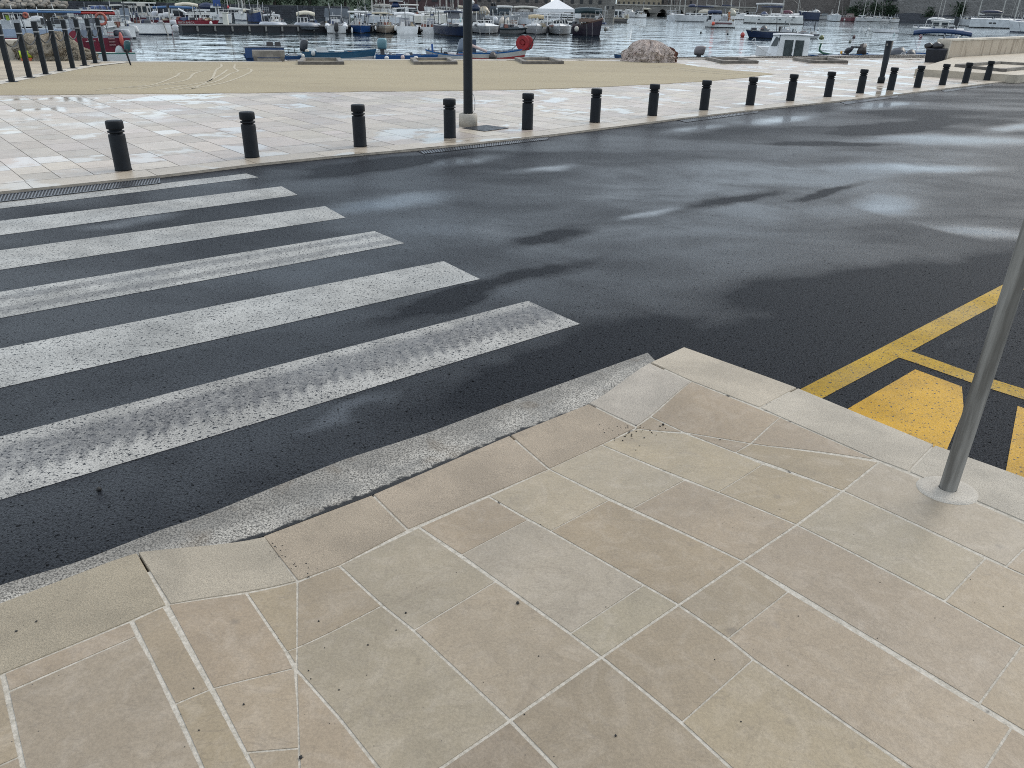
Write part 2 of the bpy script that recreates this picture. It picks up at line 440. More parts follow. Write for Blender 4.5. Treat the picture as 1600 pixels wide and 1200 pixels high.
# ------------------------------------------------------------------ near pavement
LA, LB = G(410, 836, .02), G(925, 632, .02)
PD = (LB - LA); PL = PD.length; PD.normalize(); PN = Vector((PD.y, -PD.x, 0))
def pavz(p):
    q = p - LA; v = q.dot(PD); u = q.dot(PN)
    o = max(0.0, -v, v - PL)
    ss = lambda x: max(0.0, min(1.0, x)) ** 2 * (3 - 2 * max(0.0, min(1.0, x)))
    return .02 + .06 * (1 - (1 - ss(u * .72)) * (1 - ss(o / .46)))
def PG(x, y):
    z = .08
    for _ in range(12):
        p = G(x, y, z); z = .5 * z + .5 * pavz(p)
    return Vector((p.x, p.y, pavz(p)))
C1 = [(1374, 722), (1317, 767), (1245, 820), (1160, 877), (1060, 945), (940, 1027), (797, 1126), (625, 1243)]
TDIR = (G(1160, 877, .1) - G(950, 781, .1)).normalized()
def inset(poly_px, wide=.0052, thin=.0029):
    P = [PG(*q) for q in poly_px]; n = len(P)
    area = sum(P[i].x * P[(i + 1) % n].y - P[(i + 1) % n].x * P[i].y for i in range(n))
    if area < 0: P.reverse(); poly_px = list(reversed(poly_px))
    L = []
    for i in range(n):
        a, b = P[i], P[(i + 1) % n]; d = (b - a); d.z = 0; d.normalize()
        on = poly_px[i] in C1 and poly_px[(i + 1) % n] in C1
        w = wide if (abs(d.dot(TDIR)) > .9 or on) else thin
        w *= random.uniform(.85, 1.15)
        nn = Vector((-d.y, d.x, 0)); L.append((a + nn * w, d, nn, w))
    out = []
    for i in range(n):
        (a, d, na, wa), (b, e, nb, wb) = L[i - 1], L[i]
        cr = d.x * e.y - d.y * e.x
        if abs(cr) < .2: q = P[i] + (na * wa + nb * wb) * .5
        else:
            t = ((b.x - a.x) * e.y - (b.y - a.y) * e.x) / cr; q = a + d * t
        if (q - P[i]).length > .05: q = P[i] + (na + nb).normalized() * wa
        out.append(Vector((q.x, q.y, pavz(q))))
    return out
SL = [[(1081, 596), (1219, 652), (1172, 693), (1070, 676), (1017, 651)], [(1070, 676), (1172, 693), (1149, 707)],
 [(1219, 652), (1372, 719), (1200, 697), (1174, 693)], [(1174, 693), (1200, 697), (1374, 722), (1317, 767), (1149, 707)],
 [(995, 666), (1017, 651), (1070, 676), (994, 670)], [(994, 670), (1070, 677), (1149, 707), (1192, 725), (1122, 769), (940, 695)],
 [(1192, 725), (1317, 767), (1245, 820), (1122, 769)], [(858, 733), (940, 695), (1070, 750), (987, 795)],
 [(1070, 750), (1122, 769), (1245, 820), (1160, 877), (987, 795)], [(764, 776), (858, 733), (952, 781), (860, 830), (800, 797)],
 [(952, 781), (1160, 877), (1060, 945), (982, 900), (860, 830)], [(655, 824), (764, 776), (825, 812), (720, 867)],
 [(825, 812), (860, 830), (982, 900), (1006, 914), (891, 990), (720, 867)], [(1006, 914), (1060, 945), (940, 1027), (891, 990)],
 [(530, 884), (655, 824), (775, 908), (646, 985), (597, 946)], [(775, 908), (891, 990), (940, 1027), (797, 1126), (646, 985)],
 [(465, 910), (530, 884), (597, 946), (464, 1012)], [(464, 1012), (597, 946), (646, 985), (797, 1126), (625, 1243), (530, 1122), (463, 1046)],
 [(447, 1018), (464, 1012), (463, 1044)], [(385, 927), (464, 909), (464, 1012), (447, 1018)],
 [(262, 945), (385, 927), (447, 1018), (460, 1044), (332, 1076)], [(332, 1076), (460, 1044), (466, 1112), (467, 1169), (383, 1176)],
 [(383, 1176), (467, 1169), (472, 1290), (440, 1290)], [(463, 1046), (530, 1122), (625, 1243), (660, 1290), (472, 1290), (467, 1169)],
 [(207, 971), (257, 947), (330, 1077), (272, 1101), (237, 1032)], [(272, 1101), (330, 1077), (397, 1200), (440, 1290), (355, 1290), (316, 1200)],
 [(5, 1053), (205, 971), (215, 993), (12, 1081)], [(12, 1082), (215, 993), (237, 1032), (316, 1200), (355, 1290), (55, 1290), (37, 1200)],
 [(-130, 1110), (3, 1056), (31, 1182), (-110, 1245)], [(-110, 1245), (31, 1182), (55, 1290), (-110, 1290)],
 [(1374, 722), (1420, 740), (1628, 830), (1572, 885), (1317, 767)], [(1628, 830), (1760, 886), (1760, 970), (1572, 886)],
 [(1317, 767), (1540, 872), (1476, 939), (1245, 820)], [(1540, 872), (1572, 886), (1760, 972), (1760, 1098), (1597, 1008), (1476, 940)],
 [(1245, 820), (1476, 940), (1597, 1008), (1530, 1100), (1160, 877)], [(1597, 1008), (1760, 1098), (1760, 1240), (1530, 1100)],
 [(1160, 877), (1232, 924), (1137, 998), (1060, 945)], [(1232, 924), (1581, 1136), (1505, 1256), (1320, 1130), (1177, 1030), (1137, 998)],
 [(1581, 1136), (1760, 1242), (1760, 1290), (1550, 1290), (1505, 1256)], [(940, 1027), (1060, 945), (1137, 998), (1177, 1030), (1065, 1129)],
 [(1065, 1129), (1177, 1030), (1320, 1130), (1420, 1200), (1540, 1290), (1260, 1290), (1142, 1200)],
 [(797, 1126), (940, 1027), (1065, 1129), (1142, 1200), (1260, 1290), (965, 1290), (869, 1200)], [(625, 1243), (797, 1126), (869, 1200), (965, 1290), (660, 1290)]]
BASE = (.315, .262, .198)
spec_t = {9: (.35, .305, .235), 12: (.36, .325, .275), 17: (.335, .305, .245), 20: (.33, .27, .20), 32: (.315, .285, .24), 41: (.265, .222, .165), 39: (.28, .235, .178), 36: (.285, .238, .18),
          34: (.30, .255, .2), 37: (.315, .265, .205), 40: (.305, .26, .2), 42: (.255, .212, .16), 27: (.31, .27, .225), 16: (.325, .275, .21), 30: (.325, .295, .245), 13: (.345, .315, .255), 24: (.285, .24, .185), 7: (.37, .33, .26), 5: (.365, .315, .24), 14: (.345, .312, .25), 15: (.325, .28, .225), 0: (.335, .275, .205)}
mb = MB(); tint = []
def tess(poly, step=.05):                                # cut a stone into small faces so that it follows the ramp
    bm = bmesh.new(); bm.faces.new([bm.verts.new((p.x, p.y, 0)) for p in poly])
    for ax in (PD, PN):
        vals = [(p - LA).dot(ax) for p in poly]; k = math.floor(min(vals) / step) + 1
        while k * step < max(vals):
            bmesh.ops.bisect_plane(bm, geom=bm.verts[:] + bm.edges[:] + bm.faces[:], plane_co=Vector((LA.x, LA.y, 0)) + ax * k * step, plane_no=ax, dist=1e-5); k += 1
    bm.normal_update(); bm.verts.index_update()
    vs = [Vector((v.co.x, v.co.y, pavz(v.co))) for v in bm.verts]; fs = [[v.index for v in (f.verts if f.normal.z > 0 else reversed(f.verts))] for f in bm.faces]
    rim = []
    for e in bm.edges:
        if len(e.link_faces) == 1:
            l = e.link_loops[0]; a, b = l.vert.index, l.link_loop_next.vert.index
            rim.append((a, b) if e.link_faces[0].normal.z > 0 else (b, a))
    bm.free(); return vs, fs, rim
def put(poly, t, depth=.02, lift=0.0):
    k = len(mb.f)
    if any((p - LA).dot(PN) < 2.2 for p in poly):
        vs, fs, rim = tess(poly); n = len(vs)
        mb.add(vs + [v - Vector((0, 0, depth)) for v in vs], fs + [(a, a + n, b + n, b) for a, b in rim])
    else: mb.slab(poly, depth)
    tint.extend([t] * (len(mb.f) - k))
for i, px in enumerate(SL):
    k = random.uniform(.95, 1.05); b = spec_t.get(i, BASE); b = tuple(.7 * x * y + .3 * z for x, y, z in zip(b, (1.0, .975, .95), BASE))  # stone tones; light on the centre slabs is also put into this tint
    b = (b[0] * .90, b[1] * .87, b[2] * .80)
    put(inset(px), (b[0] * k, b[1] * k * random.uniform(.985, 1.01), b[2] * k * random.uniform(.96, 1.03)))
# the same paving carried on outside the frame
PK = G(1600, 745, .08) - G(1068, 542, .08); PK.normalize()
def infr(p):
    d = p - CAM; z = d.dot(FWD)
    if z < .05: return False
    x, y = 800 + F_PX * d.dot(RGT) / z, 600 - F_PX * d.dot(UPV) / z
    return -60 < x < 1660 and y < 1225
kp0 = G(1068, 542, .08)
u0 = -4.0
while u0 < 6.0:
    wrow = random.uniform(.32, .46); w0 = -3.0
    while w0 < 7:
        ln = random.uniform(.4, .8)
        c = [LA + TDIR * a + Vector((TDIR.y, -TDIR.x, 0)) * b for a, b in ((w0, u0), (w0 + ln, u0), (w0 + ln, u0 + wrow), (w0, u0 + wrow))]
        mid = sum(c, Vector()) / 4
        nrm = Vector((-PK.y, PK.x, 0))
        ok = all((q - LA).dot(PN) > .42 and (q - kp0).dot(nrm) < -.34 for q in c) and not any(infr(q) for q in c + [mid])
        if ok:
            k = random.uniform(.85, 1.08)
            ins = [q.lerp(mid, .012) for q in c]
            put([Vector((q.x, q.y, pavz(q) - .001)) for q in ins], tuple(x * k for x in BASE))
        w0 += ln
    u0 += wrow
structure(mb.build('pavement', SLAB, tint=tint))
# mortar bed filling the joints
mb = MB()
nrm = Vector((-PK.y, PK.x, 0))
NU, NV = 230, 300
def bedpt(i, j):
    u = .03 + 5.2 * (i / NU) ** 1.6
    base = LA + PN * u
    # along-kerb limit: just inside the parking kerb
    t = ((kp0 - base).dot(nrm) - .04) / PD.dot(nrm)
    v = -3.2 + (t + 3.2) * j / NV
    p = base + PD * v
    return Vector((p.x, p.y, pavz(p) - .0016))
vs = [bedpt(i, j) for i in range(NU + 1) for j in range(NV + 1)]
mb.add(vs, [(i * (NV + 1) + j, i * (NV + 1) + j + 1, (i + 1) * (NV + 1) + j + 1, (i + 1) * (NV + 1) + j) for i in range(NU) for j in range(NV)])
structure(mb.build('pavement_bed', MORT))
# kerb stones
KS = [([(-330, 1072), (0, 942), (215, 863), (262, 945), (205, 970), (5, 1053), (-130, 1108), (-330, 1190)], (.335, .295, .225)),
      ([(215, 863), (415, 838), (465, 908), (265, 945)], (.36, .325, .265)),
      ([(410, 838), (582, 773), (637, 828), (530, 884), (465, 908)], (.345, .293, .228)),
      ([(582, 773), (797, 680), (858, 733), (637, 828)], (.355, .30, .235)),
      ([(797, 680), (920, 631), (994, 668), (940, 695), (858, 733)], (.36, .303, .235)),
      ([(920, 630), (1015, 567), (1080, 597), (994, 666)], (.43, .395, .345)),
      ([(1016, 566), (1068, 542), (1200, 589), (1246, 606), (1187, 637), (1081, 596)], (.43, .385, .315)),
      ([(1246, 606), (1460, 695), (1420, 737), (1372, 719), (1220, 652), (1187, 637)], (.43, .395, .335)),
      ([(1460, 695), (1600, 745), (1700, 782), (1650, 836), (1600, 815), (1420, 737)], (.42, .39, .335)),
      ([(1700, 782), (1900, 852), (1860, 925), (1650, 836)], (.42, .39, .335)),
      ([(1900, 852), (2200, 957), (2150, 1045), (1860, 925)], (.43, .395, .335)), ([(2200, 957), (2600, 1097), (2540, 1205), (2150, 1045)], (.42, .385, .33))]
mb = MB(); tint = []
for px, t in KS:
    P = inset(px, .003, .0025)
    P = [p + Vector((0, 0, .0015)) for p in P]
    ctr = sum(P, Vector()) / len(P)
    low = P; n = len(P); f0 = len(mb.f)
    top = [p.lerp(ctr, .012) for p in P]
    vs, fs, rim = tess(top); m = len(vs); vs = [v + Vector((0, 0, .0015)) for v in vs]
    out_ = lambda v, z: Vector((ctr.x + (v.x - ctr.x) / .988, ctr.y + (v.y - ctr.y) / .988, v.z - z))
    mb.add(vs + [out_(v, .005) for v in vs] + [out_(v, .16) for v in vs], fs + [(a, a + m, b + m, b) for a, b in rim] + [(a + m, a + 2 * m, b + 2 * m, b + m) for a, b in rim])
    t = (t[0] * .92, t[1] * .88, t[2] * .83); tint += [t] * (len(mb.f) - f0)
structure(mb.build('kerb', KERB, tint=tint))
# hairline cracks and stray grit
DARK = plain('dark_grit', (.018, .017, .016), .7)
mb = MB()
def pebble(x, y, r, f=PG):
    p = f(x, y)
    mb.ell((p.x, p.y, p.z + r * .5), (r * random.uniform(.8, 1.3), r, r * .75), 6, 0, random.random() * 99, .5)
rg = random.Random(3)
for _ in range(55): pebble(rg.gauss(985, 26), rg.gauss(674, 9), rg.uniform(.0012, .0034))
for _ in range(38):
    s = rg.random(); pebble(420 + 60 * s + rg.gauss(0, 9), 845 + 62 * s + rg.gauss(0, 7), rg.uniform(.001, .003))
for _ in range(45): pebble(rg.uniform(150, 1580), rg.uniform(720, 1195), rg.uniform(.0008, .0022))
for x, y, r in ((809, 943, .0055), (470, 1184, .005), (962, 1150, .0038), (498, 971, .003), (1036, 664, .006), (1125, 687, .003), (575, 1008, .0026), (619, 985, .0022), (381, 1101, .003), (57, 972, .004), (26, 987, .0035), (634, 958, .0032)): pebble(x, y, r)
for _ in range(130):
    x, y = rg.uniform(0, 1580), rg.uniform(300, 800)
    q = G(x, y)
    if (q - LA).dot(PN) < -.45 and (q - kp0).dot(PD) < 8: pebble(x, y, rg.uniform(.0015, .004), lambda a, b: G(a, b, .002))
pebble(155, 766, .012, lambda a, b: G(a, b, .002))
tag(mb.build('loose_grit', DARK), 'scattered black grit and tiny stones on road and pavement', 'grit', kind='stuff')

# ------------------------------------------------------------------ promenade
quay_px = [(-420, 82), (-150, 88), (0, 91.5), (130, 94.5), (200, 96.5), (440, 96), (446, 93.9), (640, 93), (1000, 92.2), (1450, 91.5), (1700, 92)]
PZ = .025
quay = [G(x, y, PZ) for x, y in quay_px]
quay.append(quay[-1] + Vector((30, 10, 0)))
ped = [Vector((p.x, p.y, PZ)) for p in edge]
mb = MB()
loop = ped + list(reversed(quay))
mb.poly([p - Vector((0, 0, .004)) for p in loop])
n = len(ped)
mb.add([p for p in ped] + [p - Vector((0, 0, .1)) for p in ped], [(i, i + 1, n + i + 1, n + i) for i in range(n - 1)])
PJ = plain('pale_joint_mortar', (.36, .31, .25), .5, 0, .3, 10)
structure(mb.build('promenade_bed', PJ))
def inside(p):
    c = False; L = loop
    for i in range(len(L)):
        a, b = L[i], L[i - 1]
        if (a.y > p.y) != (b.y > p.y) and p.x < (b.x - a.x) * (p.y - a.y) / (b.y - a.y) + a.x: c = not c
    return c
def edge_w(u):                                           # promenade edge offset along KN at u
    for a, b in zip(ped, ped[1:]):
        ua, ub = (a - E0).dot(KD), (b - E0).dot(KD)
        if ua <= u <= ub: return (a - E0).dot(KN) + ((b - E0).dot(KN) - (a - E0).dot(KN)) * (u - ua) / (ub - ua)
    return 0.0
mb = MB(); tint = []
rg = random.Random(11)
u = -2.2
while u < 46:
    wd = rg.choice((.30, .38, .46, .52)); w = .36
    while w < 21:
        ln = rg.uniform(.3, .75); g = .0035
        cs = [UW(u + g, w + g + edge_w(u)), UW(u + wd - g, w + g + edge_w(u + wd)), UW(u + wd - g, w + ln - g + edge_w(u + wd)), UW(u + g, w + ln - g + edge_w(u))]
        if all(inside(q) for q in cs):
            k = rg.uniform(.80, 1.12)
            mb.poly([Vector((q.x, q.y, PZ + rg.uniform(0, .0012))) for q in cs]); tint.append((.43 * k, .367 * k * rg.uniform(.98, 1.02), (.303 * k) * rg.uniform(.95, 1.03), 1.0 if rg.random() < .13 else rg.random() * .25))
        w += ln
    u += wd
u = -2.2
while u < 46:                                             # border stones along the road
    ln = rg.uniform(.7, 1.1); k = rg.uniform(.9, 1.06)
    cs = [UW(u + .003, edge_w(u) + .001), UW(u + ln, edge_w(u + ln) + .001), UW(u + ln, .352 + edge_w(u + ln)), UW(u + .003, .352 + edge_w(u))]
    mb.poly([Vector((q.x, q.y, PZ + .001)) for q in cs]); tint.append((.39 * k, .33 * k, .255 * k)); u += ln + .003
structure(mb.build('promenade', PROM, tint=tint))
# quay edge stones and wall
WZ = -1.1
mb = MB(); tint = []
for a, b in zip(quay, quay[1:]):
    d = (b - a); L = d.length; d.normalize(); nn = Vector((d.y, -d.x, 0)); m = max(1, int(L / 1.3))
    for i in range(m):
        p, q = a + d * (L * i / m + .006), a + d * (L * (i + 1) / m - .006)
        k = rg.uniform(.85, 1.05)
        f0 = len(mb.f)
        mb.slab([p + Vector((0, 0, .012)), p + nn * .38 + Vector((0, 0, .012)), q + nn * .38 + Vector((0, 0, .012)), q + Vector((0, 0, .012))], .35)
        tint += [(.42 * k, .38 * k, .32 * k)] * (len(mb.f) - f0)
structure(mb.build('quay_edge', KERB, tint=tint))
mb = MB(); n = len(quay)
qi = [p - Vector((0, .02, 0)) for p in quay]
mb.add(qi + [Vector((p.x, p.y, -3)) for p in qi], [(i, i + 1, n + i + 1, n + i) for i in range(n - 1)])
structure(mb.build('quay_face', rock_mat('quay_masonry', (.22, .2, .17), (.34, .31, .27), 1.0)))

# sand spread over the promenade
sand_px = [(-420, 158), (0, 148.2), (200, 146.5), (420, 144.5), (640, 142), (830, 139.8), (930, 136), (1030, 131), (1100, 127), (1160, 121.5), (1195, 117), (1212, 115.3), (1196, 113.6), (1140, 109.5), (1090, 104), (1058, 98.5),
           (1000, 96.4), (930, 94.8), (640, 94.2), (446, 94.8), (440, 97), (215, 97.2), (175, 101), (130, 106), (90, 113), (40, 121.5), (0, 130), (-60, 140), (-420, 150)]
mb = MB()
P = [G(x, y, PZ + .008) for x, y in sand_px]
def refine(P, m=6):
    out = []
    for a, b in zip(P, P[1:] + P[:1]):
        for i in range(m):
            q = a.lerp(b, i / m); d = (b - a).normalized().cross(Vector((0, 0, 1)))
            out.append(q + d * (mnoise.noise(q * 1.7) * .12 if i else 0))
    return out
mb.slab(refine(P), .006)
for pl in ([(200, 137), (240, 132), (275, 119), (285, 113), (330, 109)], [(215, 139), (265, 130), (293, 124), (303, 115), (320, 110)], [(250, 140), (310, 130), (330, 124), (338, 109), (346, 104), (345, 99)],
           [(270, 141), (335, 128), (360, 115), (372, 111), (366, 106), (368, 100)], [(290, 140), (350, 129), (385, 116), (393, 110), (387, 107), (366, 106)], [(300, 139), (330, 125), (350, 113), (356, 108)], [(150, 141), (220, 134), (300, 131)],
           [(1010, 102), (1050, 105), (1100, 110), (1160, 115), (1190, 118)], [(1000, 104), (1045, 106.5), (1090, 112), (1150, 117)]):
    P = [G(x, y, PZ + .011) for x, y in pl]
    Q = []
    for i in range(len(P) - 1):
        for k in range(6):
            t = k / 6; p0, p1, p2, p3 = P[max(0, i - 1)], P[i], P[i + 1], P[min(len(P) - 1, i + 2)]
            Q.append(.5 * ((2 * p1) + (p2 - p0) * t + (2 * p0 - 5 * p1 + 4 * p2 - p3) * t * t + (3 * p1 - p0 - 3 * p2 + p3) * t ** 3))
    for a, b in zip(Q, Q[1:]):
        s = (b - a).cross(Vector((0, 0, 1))).normalized() * .028
        mb.add([a - s, b - s, b + s, a + s], [(0, 1, 2, 3)], 1)
structure(mb.build('sand_patch', [SAND, SANDL]))
mb = MB()
mb.poly([G(x, y, PZ + .005) for x, y in [(-420, 147), (-60, 138.5), (0, 128.5), (40, 120.5), (90, 112), (130, 105), (175, 100), (212, 97.3), (195, 97), (130, 95.6), (0, 92.6), (-150, 89), (-420, 83.5)]])
structure(mb.build('landing', plain('dry_landing_stone', (.40, .335, .245), .8, 0, .25, 1.2)))
mb = MB()
A = [(-420, 149), (0, 131.5), (90, 114.5), (150, 103), (204, 96.8)]; Bq = [(-420, 144), (0, 125.5), (85, 110.5), (140, 101.5), (188, 96.8)]
for i in range(4): mb.poly([G(*A[i], PZ + .012), G(*A[i + 1], PZ + .012), G(*Bq[i + 1], PZ + .012), G(*Bq[i], PZ + .012)])
structure(mb.build('landing_border', plain('pale_border_stone', (.52, .47, .39), .6, 0, .2, 2)))

# water
mb = MB()
mb.poly([(-700, 12, WZ), (900, 12, WZ), (900, 1200, WZ), (-700, 1200, WZ)])
structure(mb.build('water', water_mat()))

# ------------------------------------------------------------------ bollards
BOL = [(193, 265.7), (394, 245.5), (563, 228.5), (703, 215), (823.8, 202), (929.25, 191), (1019, 180.5), (1099.5, 171.5), (1171.5, 164), (1234.5, 157.2), (1292.9, 151.2), (1343.6, 145.5), (1390.75, 141), (1432.6, 136.8), (1472, 132.7), (1507.6, 129.3), (1541.5, 125.5)]
blab = ['nearest and largest black bollard, standing behind the slotted drain at the crossing', 'black bollard behind the far end of the crossing, second nearest of the row',
        'black bollard third from the left, halfway between crossing and lamp post', 'black bollard right beside the lamp post and its pale round base',
        'black bollard just right of the lamp post, past the square floor grate', 'black bollard in front of the sand below the third timber frame, sixth from left',
        'black bollard straight below the pale net heap, seventh from the left', 'black bollard just right of the net heap, in front of the tip of the sand',
        'black bollard below the fourth timber frame, ninth from the left', 'black bollard below the white cabin boat, tenth from the left',
        'black bollard below the fifth timber frame, eleventh from the left', 'black bollard just left of the tall flared black post',
        'black bollard just right of the tall flared black post', 'black bollard at the left corner of the low stone platform',
        'black bollard in front of the stone platform, third from the far end', 'black bollard in front of the stone platform, last but one of the row',
        'farthest and smallest black bollard, at the right end of the row']
BH, BR = .487, .082
def bollard_body():
    mb = MB()
    prof = [(0, 0), (BR, 0), (BR, .012), (BR * .97, .02), (BR * .97, BH * .715), (BR * .94, BH * .728), (BR * .76, BH * .733), (BR * .76, BH * .765), (BR * .97, BH * .77), (BR * 1.0, BH * .785), (BR * .97, BH * .80), (BR * .76, BH * .805), (BR * .76, BH * .84)]
    mb.lathe(prof, n=36)
    return mb
def bollard_cap():
    mb = MB()
    mb.lathe([(0, BH * .84), (BR * .99, BH * .84), (BR * 1.02, BH * .852), (BR * 1.02, BH * .975), (BR * .99, BH * .99), (BR * .92, BH), (0, BH)], n=36)
    return mb
proto = None
for (x, y), lb in zip(BOL, blab):
    loc = G(x, y, PZ)
    if proto is None:
        proto = thing('bollard', loc, lb, 'bollard', 'black bollards along the promenade edge')
        bollard_body().build('post_body', BLACK, proto); bollard_cap().build('cap', BLACK, proto)
        o = proto
    else:
        o = dup(proto); o['label'] = lb
    o.location = loc + Vector((0, 0, .001)); o.rotation_euler.z = x

# ------------------------------------------------------------------ slim posts with chains on the left
sp = [((19, 128.3), (.7, 57.3)), ((46.8, 121.8), (30, 55.5)), ((72, 116.7), (56.7, 54)), ((94.2, 111.8), (79.5, 52.8)), ((114.3, 107.3), (102, 51)), ((133, 103), (121, 50)), ((149.3, 99), (138.3, 48)), ((164.7, 96), (154, 47.2))]
sl = ['black square post nearest the camera at the left edge of the frame', 'black square post second from the left, before the stone block', 'black square post third from left, at the left part of the net heap', 'black square post in front of the middle of the beige net heap',
      'black square post at the right slope of the beige net heap', 'black square post in front of the red hull, sixth from left', 'black square post before the white oval fender of the red boat', 'farthest black square post, by the boarding steps of the red boat']
WHITEBAND = plain('grey_band', (.30, .31, .32), .5)
proto = None; tops = []
PH = 1.06
for (b, t), lb in zip(sp, sl):
    loc = G(*b, PZ); D = math.hypot(loc.x, loc.y); tops.append(loc)
    if proto is None:
        proto = thing('square_post', loc, lb, 'post', 'slim square posts with chains by the quay')
        mb = MB(); mb.box((0, 0, PH / 2), (.095, .095, PH)); mb.build('shaft', DARKPOST, proto)
        mb = MB(); mb.box((0, 0, .008), (.21, .21, .016)); mb.build('base_plate', DARKPOST, proto)
        mb = MB(); mb.box((0, 0, PH * .815), (.101, .101, .02)); mb.build('band', WHITEBAND, proto)
        o = proto
    else:
        o = dup(proto); o['label'] = lb
    o.location = loc; o.rotation_euler.z = .3
CHAIN = plain('dark_chain', (.02, .022, .025), .5)
clab = ['dark sagging chain between the two nearest square posts', 'dark chain sagging over the left of the beige net heap', 'dark chain hanging before the middle of the beige net heap', 'dark chain hanging from the net heap post to the red hull', 'dark chain sagging in front of the rounded red hull', 'dark chain sagging below the small lettering on the red hull', 'dark chain between the two farthest square posts']
for i, lb in enumerate(clab):
    a, b = tops[i] + Vector((0, 0, PH * .80)), tops[i + 1] + Vector((0, 0, PH * .80))
    pts = []
    for k in range(13):
        t = k / 12; p = a.lerp(b, t); p.z -= .22 * (1 - (2 * t - 1) ** 2); pts.append(p)
    mb = MB(); mb.tube(pts, .013, 6)
    tag(mb.build('chain', CHAIN), lb, 'chain', 'chains between the square posts')

# thin stake on the sand, flared post, lamp post, sign post
mb = MB(); p = G(204.5, 102.5, PZ); q = Vector((p.x - .06, p.y, Zat(202.5, 80, math.hypot(p.x, p.y)))); mb.tube([p, q], [.02, .026], 8)
mb.box((q.x, q.y, q.z + .02), (.07, .07, .05)); tag(mb.build('mooring_stake', DARKPOST), 'thin dark stake standing alone on the sand by the water', 'stake')
p = G(1376, 130, PZ); t = thing('flared_post', p, 'tall black post widening upwards behind the bollard row', 'post')
mb = MB(); h = Zat(1390, 63.5, p.length) - PZ
mb.lathe([(.055, .0), (.058, .12), (.09, h), (.0, h + .002)], n=20); mb.build('shaft', DARKPOST, t)
mb = MB(); mb.lathe([(0, 0), (.085, 0), (.085, .13), (.06, .16)], n=20); mb.build('base_collar', DARKPOST, t)
mb = MB(); mb.box((-.07, -.06, h - .09), (.03, .02, .05)); mb.build('eyelet', GALV, t)
p = G(731.5, 196.5, PZ)
t = thing('lamp_post', p, 'tall round black lamp post on a pale stone drum', 'lamp post')
mb = MB(); mb.lathe([(.069, .16), (.067, .4), (.062, 2.2), (.048, 4.6), (0, 4.62)], n=28); mb.build('pole', DARKPOST, t)
mb = MB(); mb.lathe([(0, 0), (.135, 0), (.135, .12), (.13, .165), (.122, .172), (0, .173)], n=32)
for k in range(12):
    a = 2 * math.pi * k / 12; mb.box((.10 * math.cos(a), .10 * math.sin(a), .174), (.02, .02, .006))
def ctint(c):
    def f(mb): return [c] * len(mb.f)
    return f
mb.build('base_drum', KERB, t, tint=[(.42, .385, .33)] * len(mb.f))
mb = MB(); mb.tube([(.07, -.02, .19), (.098, -.03, .23), (.102, -.03, .33), (.085, -.02, .42), (.064, -.01, .45)], .005, 6); mb.build('earth_cable', plain('grey_cable', (.25, .26, .27), .5), t)
mb = MB(); mb.tube([(0, 0, 4.55), (.5, .0, 4.72), (.9, 0, 4.72)], .03, 8); mb.box((1.1, 0, 4.71), (.5, .18, .07)); mb.build('lamp_arm', DARKPOST, t)
p = PG(1480, 766)
t = thing('sign_post', p, 'grey octagonal metal sign post leaning out of frame in the near pavement', 'post')
mb = MB(); mb.lathe([(.0, -.02), (.0295, -.02), (.0295, 3.0), (0, 3.0)], n=8, smooth=False); mb.build('pole', GALV, t, rz=.2)
mb = MB(); rs = []
for rr, zz in ((.108, -.002), (.104, .004), (.08, .007), (.032, .010)):
    rs.append([(rr * (1 + .03 * mnoise.noise(Vector((math.cos(a) * 1.5, math.sin(a) * 1.5, 3)))) * math.cos(a), rr * .86 * (1 + .03 * mnoise.noise(Vector((math.cos(a) * 1.5, math.sin(a) * 1.5, 3)))) * math.sin(a), zz) for a in [2 * math.pi * j / 40 for j in range(40)]])
mb.rings(rs, 0, True, False)
mb.build('footing', KERB, t, tint=[(.47, .425, .36)] * len(mb.f))

# ------------------------------------------------------------------ drains
GRATE = plain('worn_grate_iron', (.10, .105, .115), .38, .6, .4, 14)
PITB = plain('drain_pit_black', (.004, .004, .005), .6)
def bars(name, label, cat, c4, nbar, slant=0.0, w=.45, frame=.012, z0=.006, fm=None):     # c4: ground corners a,b (far edge) c,d (near edge)
    a, b, c, d = c4
    mid = (a + b + c + d) / 4
    t = thing(name, mid, label, cat)
    loc = [q - mid for q in c4]
    mb = MB(); mb.poly([q + Vector((0, 0, z0 - .001)) for q in loc]); mb.build('pit', PITB, t)
    mb = MB(); up = Vector((0, 0, z0 + .003))
    for i in range(nbar):
        t0, t1 = i / nbar, (i + w) / nbar
        s = slant / nbar
        f = lambda tt: max(0, min(1, tt))
        mb.slab([loc[0].lerp(loc[1], f(t0 + s)) + up, loc[0].lerp(loc[1], f(t1 + s)) + up, loc[3].lerp(loc[2], f(t1)) + up, loc[3].lerp(loc[2], f(t0)) + up], .004)
    mb.build('bars', GRATE, t)
    mb = MB()
    for p, q in ((loc[0], loc[1]), (loc[1], loc[2]), (loc[2], loc[3]), (loc[3], loc[0])):
        inn = (-(p + q) / 2).normalized() * frame; u2 = Vector((0, 0, z0 + .0045))
        mb.slab([p + u2, q + u2, q + inn + u2, p + inn + u2], .006)
    mb.build('frame', fm or GRATE, t)
    return t
bars('slotted_drain', 'long slotted iron drain along the edge behind the crossing', 'drain', [G(-200, 327), G(250, 278.8), G(251, 287.5), G(-200, 340)], 84, 1.2, .42)
m_ = G(758, 204, PZ)
bars('floor_grate', 'square dark iron grate set in the paving beside the lamp post', 'grate', [q + Vector((0, 0, PZ)) for q in (G(722, 203.5, 0), G(760, 199, 0), G(795, 203.5, 0), G(757, 208.6, 0))], 14, 0, .5)
